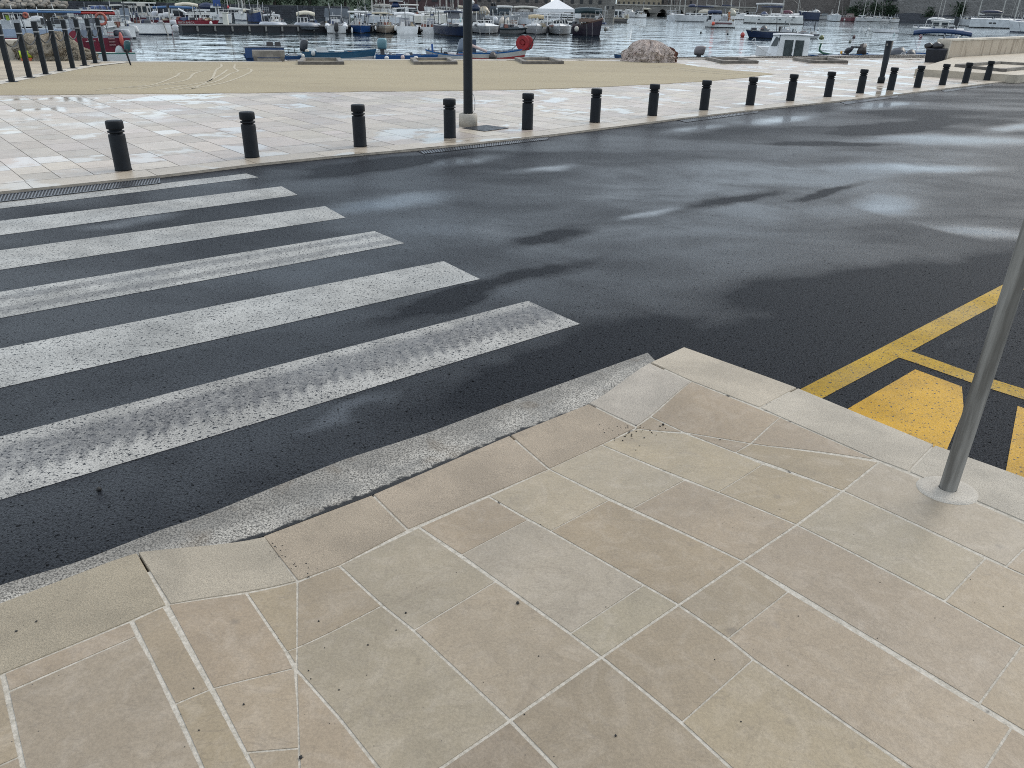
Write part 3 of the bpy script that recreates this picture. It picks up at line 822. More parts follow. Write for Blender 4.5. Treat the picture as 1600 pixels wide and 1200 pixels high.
for c4, lb in (([(652, 236.5), (858, 214), (856, 218.5), (662, 241)], 'rough iron gutter drain at the road edge below the lamp post'),
               ([(1058, 188), (1186, 173), (1184, 176.5), (1072, 191.5)], 'rough iron gutter drain at the road edge near the middle bollards'),
               ([(1312, 160), (1404, 149), (1402, 152.5), (1322, 163.5)], 'rough iron gutter drain at the road edge near the flared post'),
               ([(1470, 141.3), (1548, 131.7), (1552, 133.6), (1476, 144)], 'rough iron gutter drain at the road edge before the stone platform')):
    bars('gutter_drain', lb, 'drain', [G(*q) for q in c4], 54, 1.0, .6, .006, .002, PITB)['group'] = 'gutter drains along the promenade edge'

# ------------------------------------------------------------------ timber frames, bench, nets, stone block, bin, wall, platform
WOOD = plain('weathered_timber', (.21, .19, .165), .8, 0, .4, 5, .3)
WOOD2 = plain('weathered_timber_dark', (.13, .115, .10), .85, 0, .4, 6, .3)
def frame(label, c4, z=PZ, hgt=.085, wid=.13, name='timber_frame'):
    P = [G(x, y, z) for x, y in c4]; mid = sum(P, Vector()) / 4
    t = thing(name, mid, label, 'timber frame', 'weathered timber frames lying on the quay')
    for i in range(4):
        a, b = P[i] - mid, P[(i + 1) % 4] - mid; d = (b - a).normalized(); nn = Vector((-d.y, d.x, 0))
        if nn.dot(-(a + b)) < 0: nn = -nn
        s = d * (wid * 1.02) if i % 2 else Vector()
        mb = MB(); h = Vector((0, 0, hgt + (.004 if i % 2 else 0)))
        mb.slab([a + s + h, b - s + h, b - s + nn * wid + h, a + s + nn * wid + h], hgt); mb.build('beam', WOOD if i else WOOD2, t)
frame('timber frame on the sand before the blue boat with the white hatch', [(466, 101.6), (538, 101.6), (532, 94.8), (471, 94.8)])
frame('timber frame on the sand just left of the lamp post', [(648, 101.6), (715, 101.2), (703, 94.1), (641, 94.6)])
frame('timber frame on the sand below the red hose reel', [(818, 100.8), (881, 100.5), (862, 93.6), (804, 93.9)])
frame('timber frame on the pale paving right of the net heap', [(1129, 99.6), (1185, 99.4), (1155, 93.1), (1102, 93.2)])
frame('timber frame on the pale paving below the white cabin boat', [(1271, 99.1), (1325, 98.9), (1293, 92.9), (1238, 93.9)])
def upright(px0, px1, y0, y1, base):                      # metric helper: box seen between pixels, standing at photo point base
    c = G(*base, PZ); D = math.hypot(c.x, c.y)
    return c, D, Zat((px0 + px1) / 2, y0, D) - PZ, Zat((px0 + px1) / 2, y1, D) - PZ
def vframe(loc):
    a = math.atan2(loc.y, loc.x) - math.pi / 2; return a
c = G(421, 97, PZ); D = math.hypot(c.x, c.y); pm = D / F_PX * 1.06
t = thing('bench', c, 'heavy grey plank bench standing at the edge of the sand', 'bench', rz=vframe(c))
zt, zb = Zat(420, 79.5, D) - PZ, Zat(420, 89, D) - PZ
mb = MB(); mb.box((0, .18, (zt + zb) / 2 - .02), (41 * pm, .05, zt - zb)); mb.box((0, .4, zt - .03), (41 * pm, .42, .05)); mb.build('seat', WOOD, t)
for sx in (-1, 1):
    mb = MB(); mb.box((sx * 17 * pm, .3, zb / 2), (5 * pm, .3, zb)); mb.build('leg', WOOD2, t)
mb = MB(); mb.box((0, .24, .05), (30 * pm, .2, .07)); mb.build('stretcher', WOOD, t)

def net_mat(name, a, b, c_):
    t = NT(name)
    f = t.noise(9, 6, .75, t.map((1, 1, 2.2)), 2.0)
    col = t.mix(t.ramp(f, .3, .7), a, b)
    col = t.mix(t.ramp(t.noise(3, 4, .7), .58, .7, 0, .7), col, c_)
    ln = t.math('ABSOLUTE', t.math('SUBTRACT', t.noise(5, 4, .6, t.map((1, 1, .45)), 1.5), .5))
    col = t.mix(t.ramp(ln, .04, .0, 0, .5), col, tuple(x * .4 for x in a))
    t.bump(t.math('ADD', t.noise(24, 6, .8, t.map((1, 1, .5)), 2.5), t.math('MULTIPLY', ln, 2.0)), 1.0, .09)
    return t.out(col, .9, 0, .15)
def heap(name, label, cat, x0, x1, ytop, ybase, m, seed, prof=None, deep=.5):
    c = G((x0 + x1) / 2, ybase, PZ); D = math.hypot(c.x, c.y); wid = (x1 - x0) * D / F_PX * 1.05; hh = Zat((x0 + x1) / 2, ytop, D) - PZ
    mb = MB(); n1, n2 = 120, 30; rs = []
    for i in range(n2 + 1):
        f = i / n2; ring = []
        for j in range(n1):
            a = 2 * math.pi * j / n1
            rr = math.sqrt(max(0, 1 - f ** 2.6)) if i < n2 else .02
            px = rr * math.cos(a)
            k = prof(px) if prof else 1
            q = Vector((math.cos(a) * 2.2, math.sin(a) * 2.2, f * 2.5 + seed))
            nz = mnoise.noise(q) * .16 + mnoise.noise(q * 3.1) * .09 + mnoise.noise(Vector((math.cos(a) * 9, math.sin(a) * 9, f * .8 + seed))) * .07
            rid = 1 - abs(mnoise.noise(Vector((math.cos(a) * 5.5, math.sin(a) * 5.5, f * 1.6 + seed * 2)))) * 2.2
            nz += .11 * (rid - .5) + .06 * (1 - abs(mnoise.noise(Vector((math.cos(a) * 13, math.sin(a) * 13, f * 3.5 + seed)))) * 2.4)
            fold = (1 + nz)
            ring.append((px * wid / 2 * fold, math.sin(a) * rr * wid * deep * fold, f * hh * k * (1 + nz * .8)))
        rs.append(ring)
    mb.rings(rs, 0, True, True)
    o = mb.build(name, m, None, c + Vector((0, wid * deep * .7, -.01)), vframe(c))
    rr_ = random.Random(int(seed * 10)); ml = MB()
    for _ in range(int(26 + wid * 26)):
        a0 = rr_.uniform(0, 2 * math.pi); pts = []; j = int(a0 / (2 * math.pi) * n1); i0 = rr_.randint(n2 // 3, n2 - 1); dj = 0
        for i in range(i0, -1, -2):
            dj += rr_.uniform(-1.6, 1.6); q = Vector(rs[i][int(j + dj) % n1]); pts.append(q + Vector((q.x * .02, q.y * .02 - .004, .008)))
        if len(pts) > 2: ml.tube(pts, rr_.uniform(.006, .015), 4)
    ml.build('draped_lines', m, o)
    return tag(o, label, cat)
NET1 = net_mat('beige_fishing_net', (.28, .24, .18), (.54, .475, .375), (.33, .25, .18))
NET2 = net_mat('pinkish_white_net', (.66, .53, .46), (.95, .82, .74), (.66, .47, .41))
NET3 = net_mat('rust_red_net', (.10, .06, .045), (.33, .15, .11), (.06, .05, .045))
heap('net_heap', 'big beige heap of fishing net behind the slim posts', 'fishing net', 27, 112, 54, 94.5, NET1, 3.1, lambda x: 1 - .55 * max(0, x - .1) + .1 * math.sin(x * 7))
heap('net_heap', 'small beige bundle of net at the foot of the big net heap', 'fishing net', 108, 131, 79, 95, NET1, 8.3)
heap('net_heap', 'pinkish white heap of fishing net at the quay edge', 'fishing net', 984, 1050, 66, 97.6, NET2, 5.2, lambda x: 1 - .25 * max(0, x - .2), .4)
heap('net_heap', 'rust red net spilling from the right of the pale net heap', 'fishing net', 1034, 1056, 75, 97.2, NET3, 1.2)
mb = MB(); c = G(49, 95, PZ); D = c.length
mb.rings([[(x, .09 * math.cos(2 * math.pi * j / 12), .09 + .09 * math.sin(2 * math.pi * j / 12)) for j in range(12)] for x in (-.24, -.2, .2, .24)], 0, True)
t = thing('float_bundle', c, 'lime green roll with an orange base lying at the left of the net heap', 'bundle', rz=vframe(c))
mb.build('roll', plain('lime_plastic', (.42, .55, .03), .5), t, (0, 0, .07)); mb = MB(); mb.box((.03, 0, .035), (.5, .16, .07)); mb.build('orange_base', plain('orange_plastic', (.62, .13, .04), .5), t)
STONE = plain('pale_wall_stone', (.50, .45, .37), .7, 0, .3, 2.2, .2)
STAIN = None
def stain_mat():
    t = NT('stained_stone_wall')
    c = t.mix(t.noise(2.5, 5, .65), (.33, .27, .20), (.47, .40, .31))
    st = t.ramp(t.noise(1.6, 4, .7, t.map((1.6, 1.6, .22)), 1.0), .5, .62, 0, .6)
    c = t.mix(st, c, (.16, .115, .075))
    t.bump(t.noise(30, 4), .3, .02)
    return t.out(c, .75)
STAIN = stain_mat()
c = G(17, 93, PZ); D = c.length
t = thing('stone_bench', c, 'beige stone block seat behind the first slim posts', 'stone bench', rz=vframe(c))
zt = Zat(17, 63, D) - PZ
mb = MB(); mb.box((-.35, .35, zt / 2 - .05), (1.15, .6, zt - .1)); mb.build('block', STONE, t)
mb = MB(); mb.box((-.35, .35, zt - .05), (1.25, .7, .1)); mb.build('top_slab', STONE, t)
# stone wall and platform on the right
a0, a1 = G(1479, 98, PZ), G(1640, 80.5, .2)
d = (a1 - a0); d.z = 0; L = d.length; d.normalize(); nn = Vector((-d.y, d.x, 0))
D = math.hypot(a0.x, a0.y); zt = Zat(1482, 62.5, D)
t = thing('stone_wall', a0, 'pale stone wall with brown stains running along the quay at right', 'wall')
mb = MB()
mb.slab([Vector((0, 0, zt - .06)), d * (L + 20) + Vector((0, 0, zt + .03)), d * (L + 20) + nn * .45 + Vector((0, 0, zt + .03)), nn * .45 + Vector((0, 0, zt - .06))], zt + .3)
mb.build('wall_face', STAIN, t)
mb = MB(); s = -d * .02 - nn * .02
mb.slab([s + Vector((0, 0, zt)), d * (L + 20) - nn * .02 + Vector((0, 0, zt + .09)), d * (L + 20) + nn * .47 + Vector((0, 0, zt + .09)), s + nn * .49 + Vector((0, 0, zt))], .058)
mb.build('coping', STONE, t)
mb = MB(); mb.slab([-d * .12 - nn * .01 + Vector((0, 0, zt - .002)), -nn * .01 - d * .021 + Vector((0, 0, zt - .002)), nn * .46 - d * .021 + Vector((0, 0, zt - .002)), -d * .12 + nn * .46 + Vector((0, 0, zt - .002))], zt); mb.build('end_pier', STONE, t)
f0, f1 = G(1428, 118, PZ), G(1587, 128.5, PZ)
fr = G(1640, 122.5, PZ)
ph = Zat(1430, 107.5, f0.length) - PZ
fb = f0 + (G(1476, 97.5, PZ) - f0) * .98
mb = MB()
top = [f0, f1, f1 + (fr - f1) * 12, a0 + d * 30 - nn * .06, a0 - nn * .06 + d * .05, fb + Vector((.25, -.05, 0))]
mb.slab([Vector((p.x, p.y, PZ + ph)) for p in top], ph + .06)
tag(mb.build('stone_platform', KERB, tint=[(.43, .375, .295)] * len(mb.f)), 'low raised stone platform at the far right end of the promenade', 'platform')
zz = PZ + ph
frame('pair of long grey timber beams framing the raised platform at right', [(1491, 104.4), (1567, 112.3), (1650, 104.5), (1560, 99.5)], zz, .075, .12)
c = G(1459, 98, PZ); D = c.length; pm = D / F_PX * 1.05
t = thing('wheelie_bin', c, 'black plastic bin standing at the end of the stone wall', 'bin', rz=vframe(c))
BINM = plain('black_bin_plastic', (.012, .014, .02), .45, 0, .2, 5, 0, .3)
h = Zat(1459, 79, D) - PZ; w = 23 * pm
mb = MB(); mb.box((0, .25, h / 2), (w * .9, .4, h), taper=1.12); mb.build('bin_body', BINM, t)
mb = MB(); mb.box((0, .25, h + .015), (w * 1.02, .46, .03)); mb.rings([[(-w * .5 + w * k / 6, .25 + .22 * math.cos(math.pi * j / 6), h + .03 + .05 * math.sin(math.pi * j / 6)) for j in range(7)] for k in range(7)], 0, True, True, False); mb.build('lid', BINM, t)
for sx in (-1, 1):
    mb = MB(); mb.rings([[(sx * w * .4 + dx, .4 + .07 * math.cos(2 * math.pi * j / 12), .07 + .07 * math.sin(2 * math.pi * j / 12)) for j in range(12)] for dx in (-.02, .02)], 0, False); mb.build('wheel', BINM, t)
mb = MB(); mb.box((w * .33, .03, h * .35), (.05, .02, h * .6)); mb.build('side_rib', BINM, t)
for k, (x, y, r, lb) in enumerate(((1450, 78, .13, 'black rubbish sack slumped on the left of the bin lid'), (1464, 76.5, .16, 'black rubbish sack heaped on top of the bin by the wall'))):
    D2 = D + .28; mb = MB(); mb.ell((0, 0, 0), (r * 1.3, r, r * .8), 12, 0, k * 7.7 + 1, .45)
    q = ray(x, y); q = CAM + q * (D2 / math.hypot(q.x, q.y)); q.z = PZ + h + .07 + r * .5
    tag(mb.build('rubbish_sack', plain('black_sack', (.02, .02, .022), .3), None, q), lb, 'rubbish sack', 'rubbish sacks on the bin')

# ------------------------------------------------------------------ boats
def pm_(c): return plain('paint_%02x%02x%02x' % tuple(int(255 * min(1, x)) for x in c), c, .35, 0, .18, 1.3)
WHITE = (.80, .80, .78); CREAM = (.56, .51, .40); GREYH = (.36, .38, .39); NAVY = (.012, .022, .06); BLUE = (.010, .045, .13); MIDBLUE = (.03, .10, .22)
RED = (.20, .012, .022); BURG = (.055, .014, .022); DKGREEN = (.012, .05, .045); BLK = (.015, .016, .018); TAN = (.42, .33, .20); GREY = (.25, .26, .27); DGREY = (.07, .078, .088); TEAL = (.07, .17, .20); WOODC = (.16, .085, .05)
STEEL = plain('stainless_tube', (.55, .56, .57), .25, .7)
ALUM = plain('mast_alloy', (.50, .49, .45), .5, .1)
def glass():
    t = NT('tinted_glass'); return t.out((.02, .028, .034), .06, 0, .6)
GLASS = glass()
def text_mesh(s, size, m, parent, loc, rot, name='lettering', shear=0.0, spacing=1.0):
    cu = bpy.data.curves.new(name, 'FONT'); cu.body = s; cu.size = size; cu.align_x = 'LEFT'; cu.extrude = .004; cu.shear = shear; cu.space_character = spacing
    o = bpy.data.objects.new(name + '_curve', cu); COL.objects.link(o)
    me = bpy.data.meshes.new_from_object(o.evaluated_get(bpy.context.evaluated_depsgraph_get()))
    bpy.data.objects.remove(o); me.name = name
    me.materials.clear(); me.materials.append(m)
    n = bpy.data.objects.new(name, me); COL.objects.link(n); n.parent = parent; n.location = loc; n.rotation_euler = rot
    return n
BOATS = []
class Boat:
    # a boat lying at photo point (x, y) on the water, W photo pixels wide, gunwale at photo height yg, bow pointing hd degrees (0 right, 90 away, -90 to the viewer)
    def __init__(s, name, label, cat, x, y, W, hd, yg, ratio=.36, group=None, L=None, far=0.0):
        w = G(x, y, WZ); D = math.hypot(w.x, w.y); pxm = w.length / math.hypot(F_PX, 0) * (1 / math.sqrt(1 + ((x - 800) / F_PX) ** 2 + ((y - 600) / F_PX) ** 2)) ** -1
        d = ray(x, y); depth = (w - CAM).dot(FWD); s.pm = depth / F_PX
        a = math.radians(hd); W_m = W * s.pm
        s.L = L or W_m / (abs(math.cos(a)) + ratio * abs(math.sin(a))); s.B = s.L * ratio
        if L: s.B = W_m if abs(math.sin(a)) > .8 else L * ratio
        half = (s.L * abs(math.sin(a)) + s.B * abs(math.cos(a))) / 2
        dirn = Vector((w.x, w.y, 0)).normalized()
        c = w + dirn * (half + far); c.z = WZ
        s.x, s.D, s.hd = x, math.hypot(c.x, c.y), a
        s.half = half
        s.pm = s.pm * s.D / D
        s.rz = math.atan2(dirn.y, dirn.x) - math.pi / 2
        s.root = thing(name, c, label, cat, group, s.rz)
        s.fb = max(.15, Zat(x, yg, s.D - (half * .8 if abs(math.sin(a)) > .8 else s.B * .45)) - WZ)
        s.W = W; BOATS.append(s)
    def X(s, px): return (px - s.x) * s.pm
    def Z(s, py, dy=0.0, px=None): return Zat(s.x if px is None else px, py, s.D + dy) - WZ
    def rot(s, p):
        ca, sa = math.cos(s.hd), math.sin(s.hd)           # hull +X is the bow direction
        return (p[0] * ca - p[1] * sa, p[0] * sa + p[1] * ca, p[2])
    def hull(s, col, inside=(.35, .34, .32), cap=None, boot=(.02, .02, .025), transom=.82, rise=.28, deck=None, rake=.10, lower=None):
        L, B, H = s.L, s.B, s.fb; n = 13; rs = []
        for i in range(n):
            t = i / (n - 1)
            w = B / 2 * (transom + (1 - transom) * math.sin(min(1, t / .45) * math.pi / 2) if t < .45 else max(.012, (1 - ((t - .45) / .55) ** 2.3)))
            z = H * (1 + rise * max(0, (t - .25) / .75) ** 2 + .06 * max(0, .25 - t))
            xx = (t - .5) * L
            bow = max(0, (t - .6) / .4)
            def P(fw, zz):
                back = rake * L * bow ** 1.5 * (1 - max(0, min(1, (zz + .2) / (z + .2))))
                return (xx - back, fw * w, zz)
            kw = 1 - .5 * bow
            half = [P(.30 * kw, -.22), P(.80 * kw, -.10), P(.88 * (kw + .5 * bow * .4), .0), P(.91 * (1 - .22 * bow), .09 * H), P(.93 * (1 - .2 * bow), .11 * H), P(.98 * (1 - .06 * bow), .62 * z), P(1, z * .90), P(1.0, z * .905), P(1.03, z), P(.90, z), P(.86, z * .9), P(.78, .38 * H)]
            ring = [(p[0], p[1], p[2]) for p in half]
            ring = ring + [(p[0], -p[1], p[2]) for p in reversed(ring)]
            rs.append([s.rot(p) for p in ring])
        m = len(rs[0])
        mb = MB(); vs = [p for r in rs for p in r]
        mats = [pm_(col), pm_(boot), pm_(inside), pm_(cap or col), pm_(lower or col)]
        idx = {0: 1, 1: 1, 2: 1, 3: 4, 4: 4, 5: 0, 6: 0, 7: 3, 8: 3, 9: 2, 10: 2, 11: 2}
        for j in range(m):
            k = (j + 1) % m
            mi = 2 if j == 11 else (1 if j == m - 1 else idx[min(j, 22 - j)])
            mb.add([r[j] for r in rs] + [r[k] for r in rs], [(i, i + 1, n + i + 1, n + i) for i in range(n - 1)], mi, j not in (7, 8, 14, 15, 3, 19))
        mb.add(rs[0][:9] + rs[0][-9:], [tuple(range(18))], 0)
        mb.add(rs[-1], [tuple(range(m))], 3)
        mb.build('hull', mats, s.root)
        if deck is not None:
            mb = MB(); t0 = deck[0]; colr = deck[1]
            pts = [(i / (n - 1)) for i in range(n) if i / (n - 1) >= t0]
            A = []
            for i in range(n):
                t = i / (n - 1)
                if t < t0: continue
                w = B / 2 * (transom + (1 - transom) * math.sin(min(1, t / .45) * math.pi / 2) if t < .45 else max(.012, (1 - ((t - .45) / .55) ** 2.3))) * .9
                z = H * (1 + rise * max(0, (t - .25) / .75) ** 2) * .985
                A.append([s.rot(((t - .5) * L, w * k, z + .10 * B * (1 - k * k))) for k in (-1, -.6, 0, .6, 1)])
            mb.rings(A, 0, True, False, False); mb.add([s.rot((0, 0, 0))] + A[0], [(1, 2, 3, 4, 5)], 0)
            mb.build('deck', pm_(colr), s.root)
        return s
    def tubes(s, col, floor=(.3, .3, .3), r=.13, lower=(.22, .23, .24)):      # inflatable
        L, B = s.L, s.B; R = B * r * .95; z0 = s.fb - R
        pts = []
        for k in range(25):
            u = k / 24
            if u < .36: x, y = -.5 + .62 * u / .36, 1
            elif u > .64: x, y = -.5 + .62 * (1 - u) / .36, -1
            else:
                a = (u - .36) / .28 * math.pi; x, y = .12 + .38 * math.sin(a) ** .8, math.cos(a)
            pts.append(s.rot((x * L * .94, y * (B / 2 - R), z0 + .32 * s.fb * max(0, x + .1) ** 1.4)))
        mb = MB(); rr = [R * .55] + [R] * 23 + [R * .55]; mb.tube(pts, rr, 12); mb.build('inflatable_tube', pm_(col), s.root)
        mb = MB(); mb.tube([(p[0] * (1 + R * .8 / (B * .5)), p[1] * (1 + R * .8 / (B * .5)), p[2]) for p in pts[1:-1]], R * .28, 6); mb.build('rubbing_strake', pm_(tuple(c * .35 for c in col)), s.root)
        mb = MB()
        A = []
        for i in range(8):
            t = i / 7; x = (t - .5) * L * .9; w = (B / 2 - R) * (1 if t < .55 else max(.02, 1 - ((t - .55) / .45) ** 2)); zk = -.15 + .9 * z0 * max(0, t - .55) ** 1.5 * 3
            A.append([s.rot(q) for q in ((x, w, z0 + .3 * s.fb * max(0, t - .6)), (x, w * .7, z0 * .3 + zk * .4), (x, 0, zk), (x, -w * .7, z0 * .3 + zk * .4), (x, -w, z0 + .3 * s.fb * max(0, t - .6)))])
        mb.rings(A, 0, True, True, False); mb.build('hull', pm_(lower), s.root)
        return s
    def blk(s, name, x0, x1, y0, y1, col, deep=.5, dy=0.0, taper=1.0, m=None, shear=0.0, wins=0, wy=(.25, .75), wcol=None):
        z1, z0 = s.Z(y0, dy), s.Z(y1, dy); xa, xb = s.X(x0), s.X(x1); dd = deep * min(s.B, s.L)
        mb = MB(); mb.box(((xa + xb) / 2, dy, (z0 + z1) / 2), (xb - xa, dd, z1 - z0), taper=taper, shear=(shear, 0))
        o = mb.build(name, m or pm_(col), s.root)
        if wins:
            w = (xb - xa) / wins
            for k in range(wins):
                mb = MB(); cx = xa + w * (k + .5); zz0, zz1 = z0 + (z1 - z0) * wy[0], z0 + (z1 - z0) * wy[1]
                mb.box((cx + shear * ((wy[0] + wy[1]) / 2), dy - dd / 2 - .0 + dd * (1 - taper) / 2 * .5, (zz0 + zz1) / 2), (w * .7, .05, zz1 - zz0)); mb.build('window', GLASS, o)
        return o
    def canopy(s, x0, x1, y, yb, col, th=2.0, deep=.7, dy=0.0, arch=.25, posts=True, name='canopy', pc=None, lean=0.0):
        z1 = s.Z(y, dy); zt = th * s.pm; xa, xb = s.X(x0), s.X(x1); dd = deep * min(s.B, s.L)
        rs = []
        for i in range(7):
            t = i / 6; xx = xa + (xb - xa) * t; zz = z1 - arch * zt * 4 * (t - .5) ** 2
            rs.append([(xx, dy - dd / 2, zz - zt), (xx, dy - dd / 2, zz - zt * .3), (xx, dy, zz), (xx, dy + dd / 2, zz - zt * .3), (xx, dy + dd / 2, zz - zt)])
        mb = MB(); mb.rings(rs, 0, True); mb.build(name, pm_(col), s.root)
        if posts:
            zb = s.Z(yb, dy); mb = MB(); r = max(.02, .32 * s.pm)
            for xx, l in ((xa + .06 * (xb - xa), -1), (xb - .06 * (xb - xa), 1)):
                for yy in (-1, 1): mb.tube([(xx + lean * l, dy + yy * dd * .47, zb), (xx, dy + yy * dd * .45, z1 - zt * .6)], r, 5)
            mb.build('canopy_frame', STEEL if pc is None else pm_(pc), s.root)
        return s
    def outboard(s, x, y0, y1, w, col, dy=0.0, tilt=0.0, stripe=None):
        z1, z0 = s.Z(y0, dy), s.Z(y1, dy); xx = s.X(x); ww = w * s.pm; h = z1 - z0
        root = MB(); rs = []
        for f, k, o in ((0, .78, 0), (.04, .9, 0), (.2, .96, 0), (.55, 1, .02), (.82, .96, .06), (.93, .86, .09), (.98, .66, .11), (1, .35, .12)):
            zz = z0 + h * (.45 + .55 * f); sh = tilt * (zz - z0)
            rs.append([(xx + sh + o * ww + ww / 2 * k * math.copysign(abs(math.cos(2 * math.pi * j / 12)) ** .6, math.cos(2 * math.pi * j / 12)), dy + ww * .62 * k * math.copysign(abs(math.sin(2 * math.pi * j / 12)) ** .6, math.sin(2 * math.pi * j / 12)), zz) for j in range(12)])
        root.rings(rs, 0, True); o = root.build('outboard_motor', pm_(col), s.root)
        mb = MB(); mb.box((xx + tilt * h * .2, dy, z0 + h * .24), (ww * .42, ww * .5, h * .5), shear=(tilt * h * .4, 0)); mb.box((xx + tilt * h * .42, dy, z0 + h * .44), (ww * .8, ww * .7, h * .07)); mb.build('motor_leg', pm_((.05, .05, .055) if sum(col) < .9 else (.3, .3, .31)), o)
        return s
    def screen(s, x0, x1, y0, y1, dy=0.0, lean=.0):
        z1, z0 = s.Z(y0, dy), s.Z(y1, dy); xa, xb = s.X(x0), s.X(x1); r = max(.015, .3 * s.pm)
        mb = MB(); mb.add([(xa, dy, z0), (xb, dy, z0), (xb - (xb - xa) * .12, dy + lean, z1), (xa + (xb - xa) * .12, dy + lean, z1)], [(0, 1, 2, 3)]); mb.build('windscreen', GLASS, s.root)
        mb = MB(); mb.tube([(xa, dy - .01, z0), (xa + (xb - xa) * .12, dy - .01 + lean, z1), (xb - (xb - xa) * .12, dy - .01 + lean, z1), (xb, dy - .01, z0)], r, 5); mb.build('screen_frame', pm_((.7, .7, .7)), s.root)
        return s
    def mast(s, x, hm=9.0, boom=None, sail=None, dy=0.0, r=.07):
        z0 = s.fb * .8; xx = s.X(x)
        mb = MB(); mb.tube([(xx, dy, z0), (xx, dy, z0 + hm)], [r, r * .7], 6)
        for q in (-1, 1): mb.tube([(xx + q * s.B * .42 * (1 if abs(math.sin(s.hd)) > .7 else .15), dy - s.B * .1, s.fb), (xx, dy, z0 + hm * .92)], .012, 4)
        mb.tube([s.rot((s.L * .48, 0, s.fb * 1.2)), (xx, dy, z0 + hm * .95)], .014, 4)
        mb.build('mast', ALUM, s.root)
        if boom:
            x1, y1 = boom; mb = MB(); zz = s.Z(y1, dy)
            mb.tube([(xx, dy, zz + .08), ((xx + s.X(x1)) / 2, dy, zz + .05), (s.X(x1), dy, zz)], [.13 + .6 * s.pm, .12 + .5 * s.pm, .07 + .2 * s.pm], 8)
            mb.build('sail_cover', pm_(sail or NAVY), s.root)
        return s
    def rail(s, x0, x1, y0, y1, n=5, dy=None, col=None):
        dy = -s.B * .4 if dy is None else dy
        xa, xb = s.X(x0), s.X(x1); z1, z0 = s.Z(y0, dy), s.Z(y1, dy); r = max(.012, .2 * s.pm); mb = MB()
        mb.tube([(xa, dy, z1), (xb, dy, z1)], r, 5); mb.tube([(xa, dy, (z1 + z0) / 2), (xb, dy, (z1 + z0) / 2)], r * .8, 5)
        for k in range(n): q = xa + (xb - xa) * k / (n - 1); mb.tube([(q, dy, z0), (q, dy, z1)], r, 5)
        mb.build('guard_rail', STEEL if col is None else pm_(col), s.root)
        return s
    def cover(s, x0, x1, y0, y1, col, deep=.7, dy=0.0, name='canvas_cover', peak=.5):
        xa, xb = s.X(x0), s.X(x1); z1, z0 = s.Z(y0, dy), s.Z(y1, dy); dd = deep * min(s.B, s.L); rs = []
        for i in range(9):
            t = i / 8; e = max(0.3, 1 - abs(2 * t - 1) ** 5); pk = 1 - .35 * abs(t - peak); xx = xa + (xb - xa) * t
            rs.append([(xx, dy - dd / 2 * e, z0), (xx, dy - dd * .38 * e, z0 + (z1 - z0) * .55 * e), (xx, dy, z0 + (z1 - z0) * e * pk), (xx, dy + dd * .38 * e, z0 + (z1 - z0) * .55 * e), (xx, dy + dd / 2 * e, z0)])
        mb = MB(); mb.rings(rs, 0, True); mb.build(name, pm_(col), s.root)
        return s
    def fender(s, x, y, rpx, col, dy=None, long=1.3):
        dy = -s.half * 1.02 if dy is None else dy
        mb = MB(); r = rpx * s.pm; mb.ell((s.X(x), dy - r, s.Z(y, dy)), (r, r, r * long), 12); mb.build('fender', pm_(col), s.root)
        return s
    def rod(s, pts, r, col, name='pole', dy=0.0):
        mb = MB(); mb.tube([(s.X(x), dy, s.Z(y, dy)) for x, y in pts], r, 6); mb.build(name, pm_(col), s.root)
        return s

B_ = Boat
# --- small boats moored along the quay, right behind the edge
b = B_('fishing_boat', 'small blue boat with black outboard behind the plank bench', 'boat', 430, 104, 92, 180, 87.5).hull(BLUE, (.1, .14, .22), MIDBLUE, rise=.12)
b.blk('console', 388, 446, 73, 90, (.02, .06, .16), .5); b.canopy(386, 447, 72, 74, (.30, .31, .32), 1.6, .55, posts=False, name='console_top')
b.blk('seat', 420, 431, 65.5, 73, (.03, .022, .022), .25, taper=.85); b.blk('seat', 432.5, 442, 65.5, 73, (.03, .024, .024), .25, taper=.85)
b.outboard(474, 61, 93, 12.5, (.035, .037, .045), tilt=.10); b.rod([(452, 84), (452, 72), (461, 73), (462, 84)], .02, BLK, 'seat_rail'); b.rod([(418, 72), (417, 62)], .012, (.5, .5, .5), 'aerial')
b = B_('fishing_boat', 'blue and grey wooden boat with an open white hatch lid', 'boat', 533, 106, 114, 0, 82).hull((0.02, 0.08, 0.14), (.03, .08, .12), (.02, .09, .17), lower=(.42, .41, .40), rise=.22)
b.blk('hatch_lid', 499, 515, 74, 85, (.66, .66, .64), .04, dy=-.5, shear=-.06); b.blk('thwart', 525, 539, 79.5, 82, (.5, .5, .48), .5); b.fender(484, 80, 3.2, (.52, .46, .38), dy=-.3, long=.8); b.fender(493, 83.5, 3.2, (.5, .5, .48), dy=-.5); b.fender(478, 88, 2.6, (.62, .60, .55), dy=-.7)
b = B_('fishing_boat', 'bright blue boat with a motor wrapped in teal cloth', 'boat', 637, 106, 98, 0, 86.5).hull((0.008, 0.06, 0.19), (.01, .05, .16), (.02, .10, .27), rise=.06)
b.outboard(600, 60, 90, 15, (.10, .20, .23), tilt=-.06); b.fender(606, 91, 3.5, (.6, .58, .54), dy=-.8, long=.9); b.fender(650, 91, 4, (.6, .57, .52), dy=-.8, long=.9); b.fender(630, 90, 3, (.55, .42, .38), dy=-.8)
b.rod([(588, 88), (596, 85), (603, 87), (610, 84.5)], .02, (.5, .5, .48), 'rope')
b = B_('fishing_boat', 'wooden boat with an orange red inside and blue stem post', 'boat', 696, 104, 62, 180, 85).hull((0.4, 0.4, 0.38), (.28, .07, .035), (.03, .14, .33), rise=.4)
